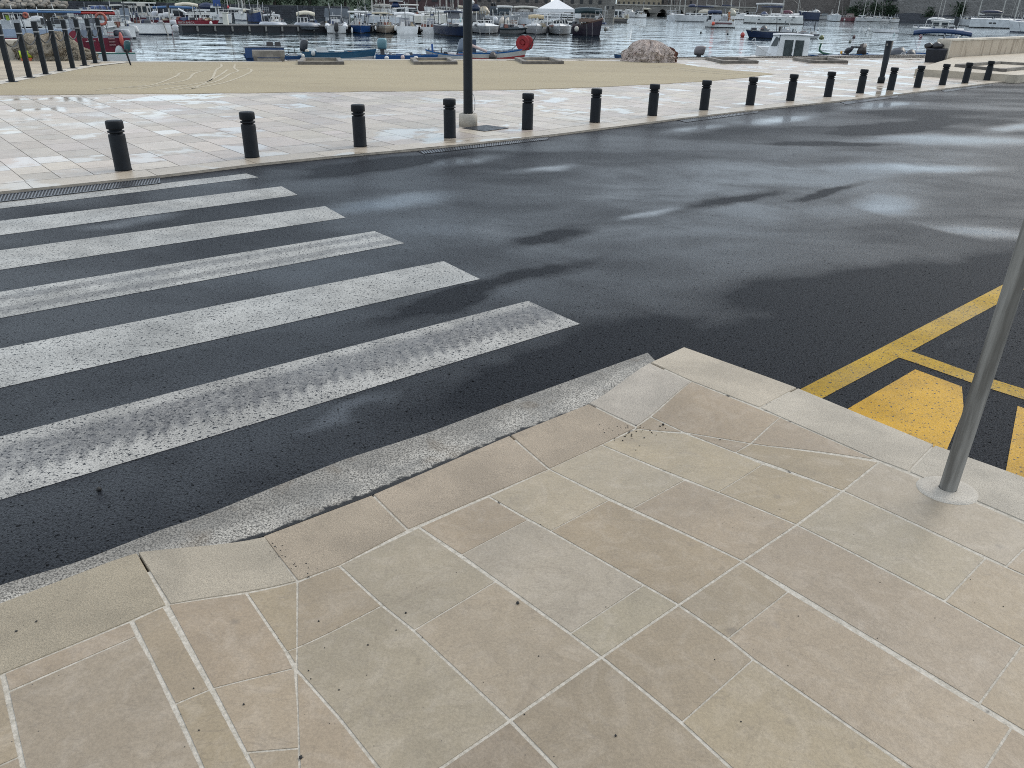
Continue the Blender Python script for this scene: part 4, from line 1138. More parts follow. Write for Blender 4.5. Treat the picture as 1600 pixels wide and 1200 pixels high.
b.blk('stem_post', 675, 679, 69, 90, (.02, .09, .30), .06, taper=.7, shear=-.03); b.rod([(690, 84), (690, 75)], .03, BLK, 'bollard'); b.rod([(671, 86), (671, 76)], .03, BLK, 'bollard')
b = B_('fishing_boat', 'white fishing boat with blue rim and a red hose reel at the bow', 'boat', 770, 104, 112, 4, 83).hull((0.46, 0.45, 0.41), (.12, .2, .3), (.02, .11, .30), boot=(.22, .02, .02), lower=(.30, .03, .03), rise=.42, transom=.5)
b.blk('engine_box', 733, 744, 62, 84, (.025, .045, .08), .3); b.cover(714, 732, 60, 86, (.10, .13, .17), .4, name='tarpaulin'); b.rod([(738, 72), (761, 81)], [.075, .07], (.55, .42, .38), 'pipe', dy=-.4); b.cover(764, 776, 80, 92, (.05, .04, .035), .4, dy=-.7, name='dark_cloth')
b.blk('stem_post', 810, 813.5, 69, 80, (.02, .12, .34), .06)
xx, zz, rr = b.X(819), b.Z(66.2), 10.6 * b.pm
mb = MB()
for r0, r1, w0, w1 in ((rr, rr * .45, -.16, .16),):
    rs = []
    for xo, r in ((-.16, rr * .5), (-.16, rr), (-.10, rr), (-.08, rr * .7), (.08, rr * .7), (.10, rr), (.16, rr), (.16, rr * .5)):
        rs.append([(xx + .8 * xo + r * .92 * math.cos(2 * math.pi * j / 28), xo * .55 + .25 * r * math.cos(2 * math.pi * j / 28), zz + r * math.sin(2 * math.pi * j / 28)) for j in range(28)])
    mb.rings(rs, 0, False, False)
    mb.rings([[(xx + .8 * xo + r * .92 * math.cos(2 * math.pi * j / 28), xo * .55 + .25 * r * math.cos(2 * math.pi * j / 28), zz + r * math.sin(2 * math.pi * j / 28)) for j in range(28)] for xo, r in ((-.13, rr * .22), (.13, rr * .22))], 0, False)
    mb.rings([[(xx + .8 * xo + r * .92 * math.cos(2 * math.pi * j / 28), xo * .55 + .25 * r * math.cos(2 * math.pi * j / 28), zz + r * math.sin(2 * math.pi * j / 28)) for j in range(28)] for xo, r in ((.0, rr * .2), (.0, rr * .95))], 0, False, False)
mb.build('hose_reel', plain('reel_red', (.30, .012, .016), .5), b.root)
b.rod([(826, 76), (835, 56), (836, 52)], .03, (.05, .05, .055), 'reel_handle'); b.rod([(799, 77), (808, 68)], .02, (.05, .05, .055), 'reel_stay')
b = B_('fishing_boat', 'dark blue boat mostly hidden behind the pale net heap', 'boat', 984, 104, 52, 180, 87.5).hull((0.02, 0.05, 0.12), (.05, .06, .08), (.02, .08, .16), rise=.1)
b.outboard(981, 77.5, 92, 11, (.02, .022, .026), tilt=.35)
b = B_('dinghy', 'low dinghy with a brown covered motor right of the net heap', 'boat', 1098, 104, 46, 0, 91).hull((0.25, 0.25, 0.25), (.2, .2, .2), (.3, .3, .3), rise=.05)
b.outboard(1089.5, 71.5, 96, 17, (.17, .15, .15), tilt=.05)
b = B_('dinghy', 'low dark blue dinghy just showing above the quay behind a timber frame', 'boat', 1128, 104, 58, 180, 90).hull((0.02, 0.04, 0.1), (.03, .04, .06), (.02, .05, .12), rise=.04)
b.blk('thwart', 1110, 1117, 88.5, 92, BLK, .4)
# white cabin boat
b = B_('cabin_boat', 'small white cabin boat with glazed back doors by the quay', 'boat', 1216, 103, 92, 180, 88, ratio=.4).hull((0.65, 0.663, 0.65), (.45, .45, .44), (.60, .60, .57), rise=.02, transom=.9)
dyc = 0
o = b.blk('cabin', 1211, 1257, 53, 92, (.78, .78, .76), .62, taper=.93)
zt, zb_ = b.Z(53), b.Z(92); dd = .62 * b.B
mb = MB(); xa, xb = b.X(1194), b.X(1211.2)
zw = b.Z(74)
mb.add([(xa - .0, -dd * .45, zb_), (xb, -dd * .5, zb_), (xb, -dd * .48, zt), (b.X(1202.5), -dd * .42, zt), (xa, dd * .45, zb_), (xb, dd * .5, zb_), (xb, dd * .48, zt), (b.X(1202.5), dd * .42, zt)], [(0, 1, 2, 3), (5, 4, 7, 6), (4, 0, 3, 7), (3, 2, 6, 7)])
o2 = mb.build('cabin_side', pm_((.85, .86, .86)), b.root)
mb = MB(); y_ = -dd * .5
mb.add([(b.X(1200.5), y_, b.Z(71.5)), (b.X(1209.5), y_ - .012, b.Z(71.5)), (b.X(1212), y_ + .015, b.Z(57)), (b.X(1206), y_ + .03, b.Z(57))], [(0, 1, 2, 3)])
mb.build('side_window', GLASS, o2)
for x0, x1 in ((1220, 1232.5), (1235.5, 1248)):
    mb = MB(); mb.box(((b.X(x0) + b.X(x1)) / 2, -dd / 2, (b.Z(61.5) + b.Z(89.5)) / 2), (b.X(x1) - b.X(x0), .05, b.Z(61.5) - b.Z(89.5))); mb.build('door_pane', plain('greenish_glass', (.07, .085, .085), .08), o)
mb = MB(); mb.box(((b.X(1232.7) + b.X(1235.3)) / 2, -dd / 2 - .02, (b.Z(61) + b.Z(90)) / 2), (b.X(1235.3) - b.X(1232.7), .05, b.Z(61) - b.Z(90))); mb.build('door_frame', pm_(WHITE), o)
mb = MB(); mb.box((b.X(1233), -dd / 2 - .05, b.Z(77)), (.03, .03, .12)); mb.build('door_handle', pm_((.3, .3, .28)), o)
b.canopy(1201, 1260, 51.5, 53, (.82, .82, .81), 2.0, .72, arch=.5, posts=False, name='cabin_roof')
b.blk('foredeck_hatch', 1183, 1190, 75, 82, (.06, .065, .07), .3, shear=-.03); b.blk('coachroof', 1178, 1200, 73.5, 90, (.62, .62, .61), .5, taper=.85)
b.rod([(1175, 60.5), (1171.5, 64), (1172, 67), (1176, 70), (1186, 76.5), (1201.5, 86), (1202, 90)], .022, (.62, .62, .6), 'bow_rail', dy=-.55)
b.rod([(1176, 60.5), (1176, 80)], .018, (.6, .6, .6), 'rail_stanchion', dy=-.3)
b.fender(1177, 91, 6, (.6, .6, .58), dy=-.9, long=.6); b.rod([(1236.5, 51), (1236.5, 46.5)], .03, (.66, .66, .64), 'roof_light')
b = B_('fishing_boat', 'white wooden boat with blue rim and a green tiller post', 'boat', 1304, 103, 94, 4, 87).hull((0.65, 0.663, 0.663), (.5, .53, .55), (.03, .13, .34), rise=.35, transom=.6)
b.rod([(1278.5, 68.5), (1277.5, 76), (1278, 80), (1283, 83.5), (1292, 84.5), (1298, 84.5)], [.05, .055, .07, .06, .04, .02], (.012, .075, .045), 'tiller_post', dy=-.2)
b.outboard(1316, 73, 88, 11, (.022, .022, .026), tilt=.4); b.cover(1332, 1346, 66, 83, (.06, .05, .045), .25, name='net_winch'); b.blk('winch_frame', 1322, 1337, 71, 73.5, BLK, .2); b.fender(1342, 70, 2.6, (.45, .38, .32), dy=-.2)
b.fender(1310, 81.5, 1.8, (.7, .35, .05), dy=-.2); b.rod([(1243, 86), (1259, 91)], .025, BLK, 'oar', dy=-1.2)
b = B_('fishing_boat', 'blue boat with dark wrapped gear behind the flared post', 'boat', 1405, 103, 110, 0, 87.5).hull((0.012, 0.07, 0.24), (.40, .43, .46), (.02, .12, .34), rise=.1)
b.cover(1384, 1412, 72.5, 92, (.055, .06, .07), .4, name='wrapped_net_drum', peak=.8); b.cover(1409, 1426, 76, 92, (.045, .05, .058), .4, name='wrapped_engine'); b.rod([(1403, 87), (1405, 82.5), (1409, 83), (1411, 87)], .03, (.55, .55, .54), 'cleat', dy=-.4)
b = B_('fishing_boat', 'white and blue boat carrying a broad blue awning on thin poles', 'boat', 1450, 98, 76, 0, 83).hull((0.4, 0.45, 0.52), (.4, .43, .46), (.02, .12, .36), rise=.15)
b.canopy(1420, 1500, 43.5, 86, (.02, .045, .11), 7.0, .8, arch=.5, posts=False, name='awning'); 
for a_ in ([(1422, 56), (1432, 84)], [(1434, 52), (1428, 62)], [(1455, 52), (1438, 84)], [(1462, 51), (1467, 62)]): b.rod(a_, .028, (.62, .63, .64), 'awning_pole', dy=-.3)
b = B_('covered_boat', 'boat hidden under a grey blue tarpaulin behind the bin', 'boat', 1476, 92, 38, 0, 74).hull(NAVY, rise=.1)
b.cover(1455, 1497, 54, 78, (.15, .19, .24), .9, peak=.62)
# left corner
b = B_('dinghy', 'green and white dinghy with a green outboard behind the slim posts', 'boat', 172, 100, 78, 180, 83).hull((0.575, 0.587, 0.575), (.55, .55, .5), (.03, .16, .13), rise=.1)
b.outboard(199, 63, 92, 10, (.015, .07, .075), tilt=.1); b.cover(182, 196, 71, 86, (.32, .36, .36), .4)
b = B_('dinghy', 'pale dinghy with a dark green rim at the far left edge', 'boat', 8, 98, 62, 0, 82).hull((0.4, 0.43, 0.43), (.35, .36, .35), (.02, .10, .09), rise=.2)
b.blk('thwart', 12, 22, 71, 84, (.5, .5, .49), .4, taper=.8); b.rod([(15, 82), (14.5, 69), (18, 78)], .03, BLK, 'oarlock')
# the long tour boat
b = B_('tour_boat', 'long dark red tour boat with blue awning and lettered hull', 'boat', 40, 84, 306, 180, 57, ratio=.16).hull((0.17, 0.012, 0.03), (.3, .32, .34), (.36, .40, .46), rise=.10, transom=.95, boot=(.25, .02, .03))
b.blk('bulwark', -110, 110, 45, 56.5, (.30, .36, .45), .96); b.canopy(-120, 128, 14.5, 56, (.07, .15, .29), 4.2, .85, arch=.1, posts=False, name='awning')
b.canopy(70, 176, 14, 56, (.50, .55, .54), 1.2, .8, arch=.05, posts=False, name='hard_top'); b.canopy(118, 176, 15.5, 56, (.34, .035, .03), 4.6, .82, arch=.05, posts=False, name='red_valance')
dyh = -b.B * .47
for a_ in ([(0, 20), (6, 52)], [(44, 20), (48, 56)], [(75, 21), (75, 54)], [(118, 22), (121, 55)], [(141, 20), (143, 56)], [(159, 20), (160, 52)]): b.rod(a_, .025, (.12, .13, .14), 'awning_post', dy=dyh)
b.rail(88, 162, 24, 36, 8, dyh, (.22, .23, .24)); b.rail(104, 162, 36, 56, 9, dyh, (.30, .31, .33))
mb = MB()
for k in range(24):
    pass
rr = 8 * b.pm; mb.tube([(b.X(154) + rr * .9 * math.cos(2 * math.pi * j / 24), dyh - .1, b.Z(28.5, dyh) + rr * math.sin(2 * math.pi * j / 24)) for j in range(25)], .06, 8); mb.build('lifebuoy', plain('faded_orange', (.36, .10, .07), .6), b.root)
mb = MB(); rr = 2.8 * b.pm; mb.tube([(b.X(52) + rr * .9 * math.cos(2 * math.pi * j / 24), dyh, b.Z(24, dyh) + rr * math.sin(2 * math.pi * j / 24)) for j in range(25)], .06, 8); mb.build('lifebuoy', plain('faded_orange', (.36, .10, .07), .6), b.root)
for k, (x0, x1, y0, y1, c_) in enumerate(((16, 30, 32, 44, (.40, .42, .43)), (30, 44, 31, 44, (.45, .46, .46)), (46, 48.5, 33, 46, (.6, .6, .58)), (70, 79, 28, 38, BLK), (56, 66, 32, 42, DGREY), (108, 116, 29, 44, (.35, .37, .4)), (136, 152, 27, 35, (.18, .20, .23)), (84, 97, 27, 37, BLK), (97, 103, 26, 32, (.33, .28, .2)), (124, 132, 36, 47, (.45, .46, .48)), (134, 143, 37, 47, (.46, .48, .5)), (145, 156, 37, 48, (.42, .44, .46)))): b.blk('seat', x0, x1, y0, y1, c_, .35, taper=.8)
b.rod([(27, 24), (28, 32)], .09, (.45, .6, .05), 'lime_boathook')
for x0, y0 in ((128, 50), (146, 50)): b.blk('side_panel', x0 - 7, x0 + 7, 46, 56, (.20, .23, .28), .97)
mb = MB(); rx = 9 * b.pm; mb.box((b.X(113), -b.B * .49, b.Z(67)), (2 * rx, .25, b.Z(56) - b.Z(78)))
mb.rings([[(b.X(113) + rx * math.cos(math.pi * j / 12), -b.B * .49 + q, b.Z(56) + rx * .95 * math.sin(math.pi * j / 12)) for j in range(13)] for q in (-.125, .125)], 0, False); mb.build('boarding_gate', pm_((.21, .012, .03)), b.root)
for k in range(5): b.blk('step', 159, 168, 50 + k * 5, 51.6 + k * 5, (.35, .2, .2), .1, dy=-b.B * .55)
b.fender(147, 63, 3.3, (.62, .60, .52), dy=-b.B * .62, long=1.5); b.fender(177, 61, 3.2, (.45, .10, .08), dy=-b.B * .6, long=3.2)
b.outboard(184, 46, 76, 16, (.03, .035, .05), dy=-.3, tilt=-.35); b.outboard(196, 45, 72, 15, (.34, .36, .38), dy=.4, tilt=-.35)
LET = plain('white_lettering', (.55, .53, .50), .5)
text_mesh('gon', 5.4 * b.pm, LET, b.root, (b.X(6), -b.B * .505, b.Z(62.2)), (R_(90), 0, 0)); text_mesh('Vi', 5.4 * b.pm, LET, b.root, (b.X(34), -b.B * .505, b.Z(62)), (R_(90), 0, 0))
text_mesh('Lusi', 4.6 * b.pm, LET, b.root, (b.X(128.5), -b.B * .51, b.Z(62.5)), (R_(90), 0, 0), shear=.35)
mb = MB(); mb.tube([(b.X(126), -b.B * .51, b.Z(64.3)), (b.X(134), -b.B * .51, b.Z(63.9)), (b.X(140), -b.B * .51, b.Z(63))], .02, 5); mb.build('flourish', LET, b.root)
# white boats left of the jetty
b = B_('motor_boat', 'white open motor boat with a grey covered console beside the red tour boat', 'boat', 214, 54, 102, 180, 36.5).hull(WHITE, (.5, .5, .49), (.66, .66, .64), boot=(.02, .03, .05), rise=.12)
b.blk('covered_console', 195, 209, 13, 34, (.17, .20, .24), .4, taper=.9); b.blk('seat_box', 198, 206, 31, 36, (.5, .5, .48), .4)
b.outboard(271, 38, 58, 9, (.46, .47, .49), tilt=.0); b.rod([(254, 34), (257, 50), (260, 60)], .05, (.3, .29, .26), 'ladder', dy=-1)
b = B_('motor_boat', 'white stern of a boat with a grey motor tilted up over the water', 'boat', 188, 60, 46, 180, 41).hull((0.725, 0.725, 0.7), (.5, .5, .5), (.66, .66, .64), rise=.1)
b.outboard(216, 40, 58, 9, (.56, .57, .56), tilt=-.4); b.cover(168, 196, 34, 42, (.5, .5, .48), .6, name='seat_cover'); b.rod([(166, 38), (170, 44), (186, 41)], .06, (.66, .66, .64), 'rubbing_strake', dy=-.9)
b = B_('tender', 'white inflatable tender with motor at the left end of the jetty', 'boat', 277, 50, 18, -60, 42).tubes((.50, .51, .53), lower=(.5, .5, .5)).outboard(275, 31, 45, 9, (.55, .56, .58), tilt=-.2)
b.rod([(269, 40), (270, 8)], .07, (.38, .37, .33), 'flag_pole'); b.rod([(268.5, 13), (270, 6)], .12, BLK, 'furled_flag')
b = B_('taxi_boat', 'red boat behind the jetty with white lettering along its side', 'boat', 305, 41, 76, 0, 31.5, ratio=.2, far=2.5).hull((0.19, 0.014, 0.028), (.2, .05, .05), (.14, .012, .02), rise=.02, transom=.95)
b.blk('bow_locker', 310, 318, 28, 33, (.22, .015, .03), .5, taper=.8); b.fender(328.5, 36, 2.3, (.66, .64, .62), dy=-b.B * .6)
text_mesh('INI IN BARCA', 4.0 * b.pm, LET, b.root, (b.X(281.5), -b.B * .53, b.Z(36.6)), (R_(90), 0, 0), spacing=.95)
b = B_('cabin_cruiser', 'white cabin cruiser with two small square windows under a blue awning', 'boat', 301, 36.5, 72, 0, 30, far=8).hull(WHITE, WHITE, rise=.1, deck=(.0, (.6, .6, .58)))
b.blk('cabin', 283, 330, 19, 32, (.60, .59, .55), .6, taper=.95, wins=3, wy=(.35, .68)); b.blk('wheelhouse', 272, 292, 13, 31, (.45, .46, .46), .62, taper=.9, wins=1, wy=(.3, .8)); b.canopy(247, 308, 9.5, 28, (.03, .09, .20), 3.4, .7, arch=.4, posts=True)
b.rod([(283, 14), (294, 21)], .12, WHITE, 'windscreen_strut', dy=-1)
b = B_('cabin_cruiser', 'white cruiser with a cream folded top above its windscreen', 'boat', 318, 33, 64, 0, 25, far=14).hull(WHITE, WHITE, deck=(0, (.6, .6, .59)))
b.canopy(280, 313, 4, 22, (.60, .54, .42), 4.5, .7, arch=.5, posts=True); b.cover(312, 340, 3.5, 14, NAVY, .5, name='dark_cover'); b.blk('cabin', 300, 345, 14, 27, (.62, .62, .60), .6, taper=.8, wins=4, wy=(.4, .75))
b = B_('cabin_cruiser', 'big white cruiser nose on to the jetty behind the red boat', 'boat', 350, 39, 46, -62, 26, far=3).hull(WHITE, WHITE, deck=(0, (.62, .62, .6)), rise=.3)
b.blk('cabin', 331, 352, 9, 26, (.64, .64, .62), .5, taper=.7, wins=2, wy=(.4, .8)); b.rail(346, 374, 15, 24, 6, col=(.6, .6, .6)); b.fender(352, 34, 3.2, (.5, .45, .45)); b.blk('blue_awning', 338, 349, 0, 10, (.01, .05, .20), .5)
b = B_('sailboat', 'white sailboat bow with a red bundle at its mast', 'boat', 379, 34.5, 26, -60, 21, far=8).hull(WHITE, WHITE, boot=NAVY, deck=(0, (.6, .6, .58))); b.mast(360, 10, (392, 15), (.62, .62, .58)); b.fender(360.5, 11.5, 1.8, (.45, .04, .05), dy=0)
b.mast(376, 10.5)
b = B_('sailboat', 'navy hulled sailboat with cream sail cover beside the jetty', 'boat', 401, 37.5, 28, -50, 20, far=5).hull((0.012, 0.035, 0.12), WHITE, CREAM, deck=(0, (.56, .52, .42))); b.mast(383, 10, (412, 18.5), CREAM); b.rail(404, 421, 11, 19, 4)
b = B_('motor_boat', 'white boat with a row of tilted white outboards behind the open motor boat', 'boat', 246, 38, 46, 0, 31, far=4).hull((0.09, 0.012, 0.02), (.4, .4, .4), (.3, .25, .25))
for x_, c_ in ((240, (.5, .51, .54)), (249, (.52, .53, .54)), (257, (.6, .6, .6)), (264, (.58, .58, .57))): b.outboard(x_, 17 + (x_ % 5), 33, 9, c_, tilt=.35)
b = B_('motor_boat', 'maroon hulled boat with dark covers near the top left', 'boat', 222, 36, 40, 180, 27, far=7).hull((0.07, 0.015, 0.025), (.2, .2, .2), (.3, .27, .27)); b.cover(208, 232, 16, 28, NAVY, .6); b.blk('wheelhouse', 218, 232, 5, 24, (.52, .48, .42), .5, taper=.9, wins=2)
b = B_('cabin_cruiser', 'white boat with a long hard top roof near the top left', 'boat', 218, 28, 62, 0, 20, far=14).hull(WHITE, WHITE, deck=(0, (.55, .55, .53))); b.canopy(196, 245, 3, 20, (.42, .42, .38), 2.4, .7, arch=.1); b.blk('cabin', 205, 240, 9, 22, (.5, .47, .42), .55, wins=4)
b = B_('cabin_cruiser', 'white boat with a rounded cabin seen above the red tour boat', 'boat', 98, 22, 52, 180, 14, far=3).hull(WHITE, WHITE, deck=(0, (.62, .62, .6))); b.blk('cabin', 84, 115, 6, 18, (.66, .66, .63), .5, taper=.86, wins=3, wy=(.25, .75)); b.canopy(72, 113, 5, 15, (.64, .64, .62), 1.6, .55, arch=.6, posts=False, name='cabin_roof')
b = B_('motor_boat', 'dark canvas covered boat beyond the tour boat hard top', 'boat', 130, 19, 56, 0, 13, far=3).hull((0.562, 0.575, 0.575), (.3, .3, .3)); b.cover(106, 150, 3, 13, NAVY, .7); b.blk('box', 125, 140, 10, 15, (.55, .53, .5), .4)
b = B_('motor_boat', 'cluttered white boat with blue tarpaulins behind the hard top', 'boat', 158, 24, 60, 180, 15, far=2).hull((0.625, 0.625, 0.6), (.3, .3, .3)); b.cover(140, 178, 8, 16, (.03, .06, .16), .6); b.canopy(172, 210, 6.5, 20, (.55, .54, .5), 2.0, .6); b.cover(178, 196, 14, 24, (.25, .28, .3), .5, name='folded_tarpaulin')
b = B_('motor_boat', 'white motor boat under the blue awning of the tour boat', 'boat', 28, 44, 80, 0, 31, far=1.5).hull(WHITE, (.5, .5, .5), rise=.2); b.screen(18, 40, 21, 31); b.cover(44, 70, 24, 33, (.45, .46, .47), .5)
b = B_('motor_boat', 'grey white open boat behind the lattice rail of the tour boat', 'boat', 128, 46, 84, 180, 31, far=1.5).hull((0.625, 0.637, 0.625), (.3, .3, .3), rise=.15); b.cover(104, 126, 21, 33, BLK, .4); b.outboard(163, 24, 44, 8, (.2, .21, .23)); b.blk('console', 112, 122, 20, 32, (.5, .49, .45), .3)

# --- the jetty row facing the quay
JP = plain('dark_jetty_timber', (.012, .014, .02), .6, 0, .4, 2); JT = plain('jetty_planks', (.13, .125, .12), .8, 0, .35, 3)
w0, w1 = G(286, 51.5, WZ), G(905, 54.5, WZ)
w0 += Vector((w0.x, w0.y, 0)).normalized() * .8; w1 += Vector((w1.x, w1.y, 0)).normalized() * 8
d = w1 - w0; Lj = d.length; d.normalize(); nn = Vector((-d.y, d.x, 0)); zj = Zat(340, 39.2, w0.length) - WZ
t = thing('jetty', w0, 'dark floating jetty with grey plank top running behind the moored boats', 'jetty')
mb = MB(); mb.slab([Vector((0, 0, zj)), d * Lj + Vector((0, 0, zj)), d * Lj + nn * 2 + Vector((0, 0, zj)), nn * 2 + Vector((0, 0, zj))], .1); mb.build('deck', JT, t)
mb = MB(); mb.slab([nn * .1 + Vector((0, 0, zj - .1)), d * Lj + nn * .1 + Vector((0, 0, zj - .1)), d * Lj + nn * 1.9 + Vector((0, 0, zj - .1)), nn * 1.9 + Vector((0, 0, zj - .1))], zj + .3); mb.build('float', JP, t)
for k in range(14):
    q = d * (1.2 + k * 1.45); mb = MB(); mb.tube([q + Vector((0, 0, .1)), q + Vector((0, 0, zj - .12))], .09, 7); o = mb.build('fender_pile', plain('pale_rubber', (.20, .20, .19), .7), t)
q = G(362, 39.5, WZ + zj); q = w0 + d * ((q - w0).dot(d)) + nn * .7; q.z = WZ + zj
mb = MB(); mb.box((0, 0, .45), (.42, .3, .9), taper=.9); mb.box((0, 0, .93), (.5, .36, .08)); tag(mb.build('service_pillar', pm_((.58, .57, .5)), None, q), 'cream service pillar standing on the jetty', 'pillar')

GJ = 'boats moored along the jetty'
b = B_('inflatable_boat', 'grey inflatable with a radar arch and windscreen, leftmost at the jetty', 'boat', 428, 50.5, 45, -90, 36, L=6, group=GJ).tubes((.36, .38, .41), lower=(.17, .18, .20)); b.screen(420, 441, 27, 37); b.canopy(414, 440, 21.5, 39, (.40, .41, .41), 3.2, .25, arch=.4, pc=(.5, .5, .5)); b.fender(431, 20, 1.2, (.66, .66, .66), dy=0); b.blk('console', 422, 434, 29, 38, (.42, .44, .47), .3); b.rod([(434.5, 39), (434, 33)], .1, GREY, 'bow_post', dy=-2.2)
b = B_('inflatable_boat', 'dark grey inflatable under a cream bimini at the jetty', 'boat', 481.5, 51, 43, -90, 37, L=6, group=GJ).tubes((.23, .25, .28), lower=(.10, .11, .13)); b.canopy(466, 494, 16.5, 42, (.60, .55, .43), 5.5, .35, arch=.5, pc=(.55, .55, .52)); b.blk('console', 482, 495, 34, 40, (.05, .055, .065), .3); b.rod([(472, 24), (484, 36)], .05, BLK, 'strap')
b = B_('inflatable_boat', 'white inflatable seen from behind with one tall black outboard', 'boat', 526.5, 52, 36, 90, 37, L=6, group=GJ).tubes((.66, .66, .66), lower=(.6, .6, .6)); b.screen(514, 538, 24.5, 36, lean=.3); b.blk('seat', 519, 533, 30, 40, (.60, .60, .61), .3, taper=.85); b.outboard(526, 35, 60, 6.5, (.02, .02, .022), dy=-3.2); b.blk('transom', 512, 540, 40, 51, (.6, .6, .59), .1, dy=-2.7)
b = B_('fishing_boat', 'blue wooden boat with a flat white awning at the jetty', 'boat', 564, 52.5, 33, -90, 39.5, L=6, group=GJ).hull((0.01, 0.05, 0.17), (.2, .22, .25), (.62, .62, .6), rise=.12, lower=(.010, .05, .17)); b.canopy(546, 577, 17, 40, (.66, .66, .64), 2.6, .6, arch=.1, pc=(.55, .55, .53)); b.cover(555, 565, 33, 41, BLK, .3); b.fender(551, 48, 1.5, (.6, .6, .58), long=3)
b = B_('open_boat', 'tan hulled open boat with a beige awning frame at the jetty', 'boat', 602, 52.5, 33, -90, 40, L=5.5, group=GJ).hull((0.34, 0.3, 0.25), (.5, .5, .48), (.62, .61, .58), rise=.12, lower=(.25, .21, .17)); b.canopy(583, 611, 19, 40, (.42, .37, .27), 2.4, .6, arch=.3, pc=(.66, .66, .64)); b.rod([(594, 40), (595, 33), (602, 32.5), (602, 40)], .04, (.6, .6, .62), 'bow_rail'); b.fender(588, 44, 1.4, (.66, .66, .64), long=2.2); b.fender(617, 44, 1.4, (.6, .6, .58), long=2.6)
b = B_('open_boat', 'white open boat with a thick white hard top and covered console', 'boat', 636.5, 52.5, 36, 90, 41, L=5.5, group=GJ).hull(WHITE, (.55, .55, .54), (.66, .66, .65), rise=.05, transom=.95); b.canopy(617, 648, 18.5, 41, (.68, .68, .67), 4.5, .6, arch=.3, pc=(.6, .6, .6)); b.blk('covered_console', 624, 642, 28, 41, (.30, .31, .34), .35, taper=.85); b.blk('seat', 626, 634, 34, 41, (.62, .62, .61), .3, dy=-.8, taper=.7)
b = B_('open_boat', 'white open boat with slate grey console cover and two white poles', 'boat', 674, 52.5, 36, 90, 42, L=5.5, group=GJ).hull((0.725, 0.725, 0.712), (.55, .55, .54), (.66, .66, .65), rise=.05, transom=.95); b.blk('covered_console', 667, 681, 29, 42, (.27, .28, .31), .35, taper=.8); b.rod([(660, 42), (660, 22)], .06, WHITE, 'pole'); b.rod([(687.5, 42), (687.5, 22)], .06, WHITE, 'pole'); b.blk('console_base', 680, 684, 30, 42, (.62, .62, .6), .3, taper=.8); b.fender(659, 47.5, 2.5, (.05, .05, .05), long=1)
b = B_('motor_boat', 'navy hulled boat with dark bimini left of the lamp post', 'boat', 711, 58, 40, -70, 41, L=7, group=GJ).hull((0.008, 0.018, 0.05), (.5, .5, .5), (.62, .62, .61), rise=.15, deck=(.3, (.6, .6, .59))); b.canopy(694, 723, 16, 40, (.02, .03, .055), 3.0, .45, arch=.4, pc=(.6, .6, .6)); b.blk('canvas_screen', 700, 719, 18, 29, (.17, .17, .19), .05, taper=.9); b.blk('cabin', 699, 718, 30, 40, (.46, .49, .52), .4, taper=.9)
b = B_('paddle_board', 'pale turquoise board stood upright left of the lamp post', 'paddle board', 720.5, 48, 6, -90, 44, L=.5)
mb = MB(); mb.ell((0, 0, b.Z(34)), (3.8 * b.pm, .08, (b.Z(27) - b.Z(40)) / 2), 14); mb.build('board', pm_((.33, .52, .53)), b.root)
b = B_('motor_boat', 'white boat with a framed windscreen right of the lamp post', 'boat', 758, 53, 44, -90, 41, L=6.5, group=GJ).hull((0.4, 0.41, 0.41), (.5, .5, .5), (.66, .66, .64), rise=.1, deck=(.3, (.64, .64, .62)), lower=(.3, .31, .32)); b.screen(750, 767, 28.5, 38); b.blk('cabin', 749, 767, 37, 42, (.62, .62, .6), .4); b.rod([(765, 41), (765, 57), (765, 70)], .03, (.6, .6, .58), 'mooring_line', dy=-3.6); b.rod([(750, 46), (750.5, 55), (755, 61), (760, 62), (766, 58), (769, 50)], .03, (.5, .5, .48), 'mooring_rope', dy=-3.6)
b = B_('inflatable_boat', 'black inflatable dinghy lying side on at the jetty', 'boat', 801, 53.5, 44, 0, 42.5, ratio=.4, group=GJ).tubes((.045, .06, .068), lower=(.22, .22, .22))
b.fender(810, 41.5, 1.5, (.6, .6, .6), dy=-.3); b.fender(815, 42, 1.2, (.6, .6, .6), dy=-.3)
mb_c = G(800, 43, WZ + 1.2)
b = B_('lounge_boat', 'boat with two beige reclining seats and a brown box behind the black inflatable', 'boat', 795, 50, 40, -90, 43, L=6, far=2.5).hull((0.35, 0.35, 0.34), (.4, .4, .38), rise=.1); b.blk('brown_box', 793, 807, 31, 43, (.23, .17, .145), .3); b.cover(779, 789, 25, 40, (.42, .38, .33), .3, name='seat_cushion', peak=.8); b.cover(787, 797, 26, 42, (.44, .41, .36), .3, dy=-.5, name='seat_cushion', peak=.8); b.fender(774, 31, 4, (.52, .53, .54), dy=0, long=1.1)
b = B_('motor_boat', 'white motor boat with a tan bimini, middle right of the jetty', 'boat', 838, 54, 35, -90, 41, L=6.5, group=GJ).hull((0.42, 0.42, 0.42), (.5, .5, .5), (.62, .62, .61), rise=.12, deck=(.3, (.68, .68, .67)), lower=(.34, .34, .34)); b.canopy(825, 849, 22.5, 40, (.44, .35, .21), 5.5, .4, arch=.15, pc=(.6, .6, .6)); b.blk('foredeck_cushion', 829, 850, 34, 39, (.68, .68, .67), .3, dy=-1, taper=.85); b.rail(830, 851, 35, 41, 5, -2.4, (.3, .3, .3))
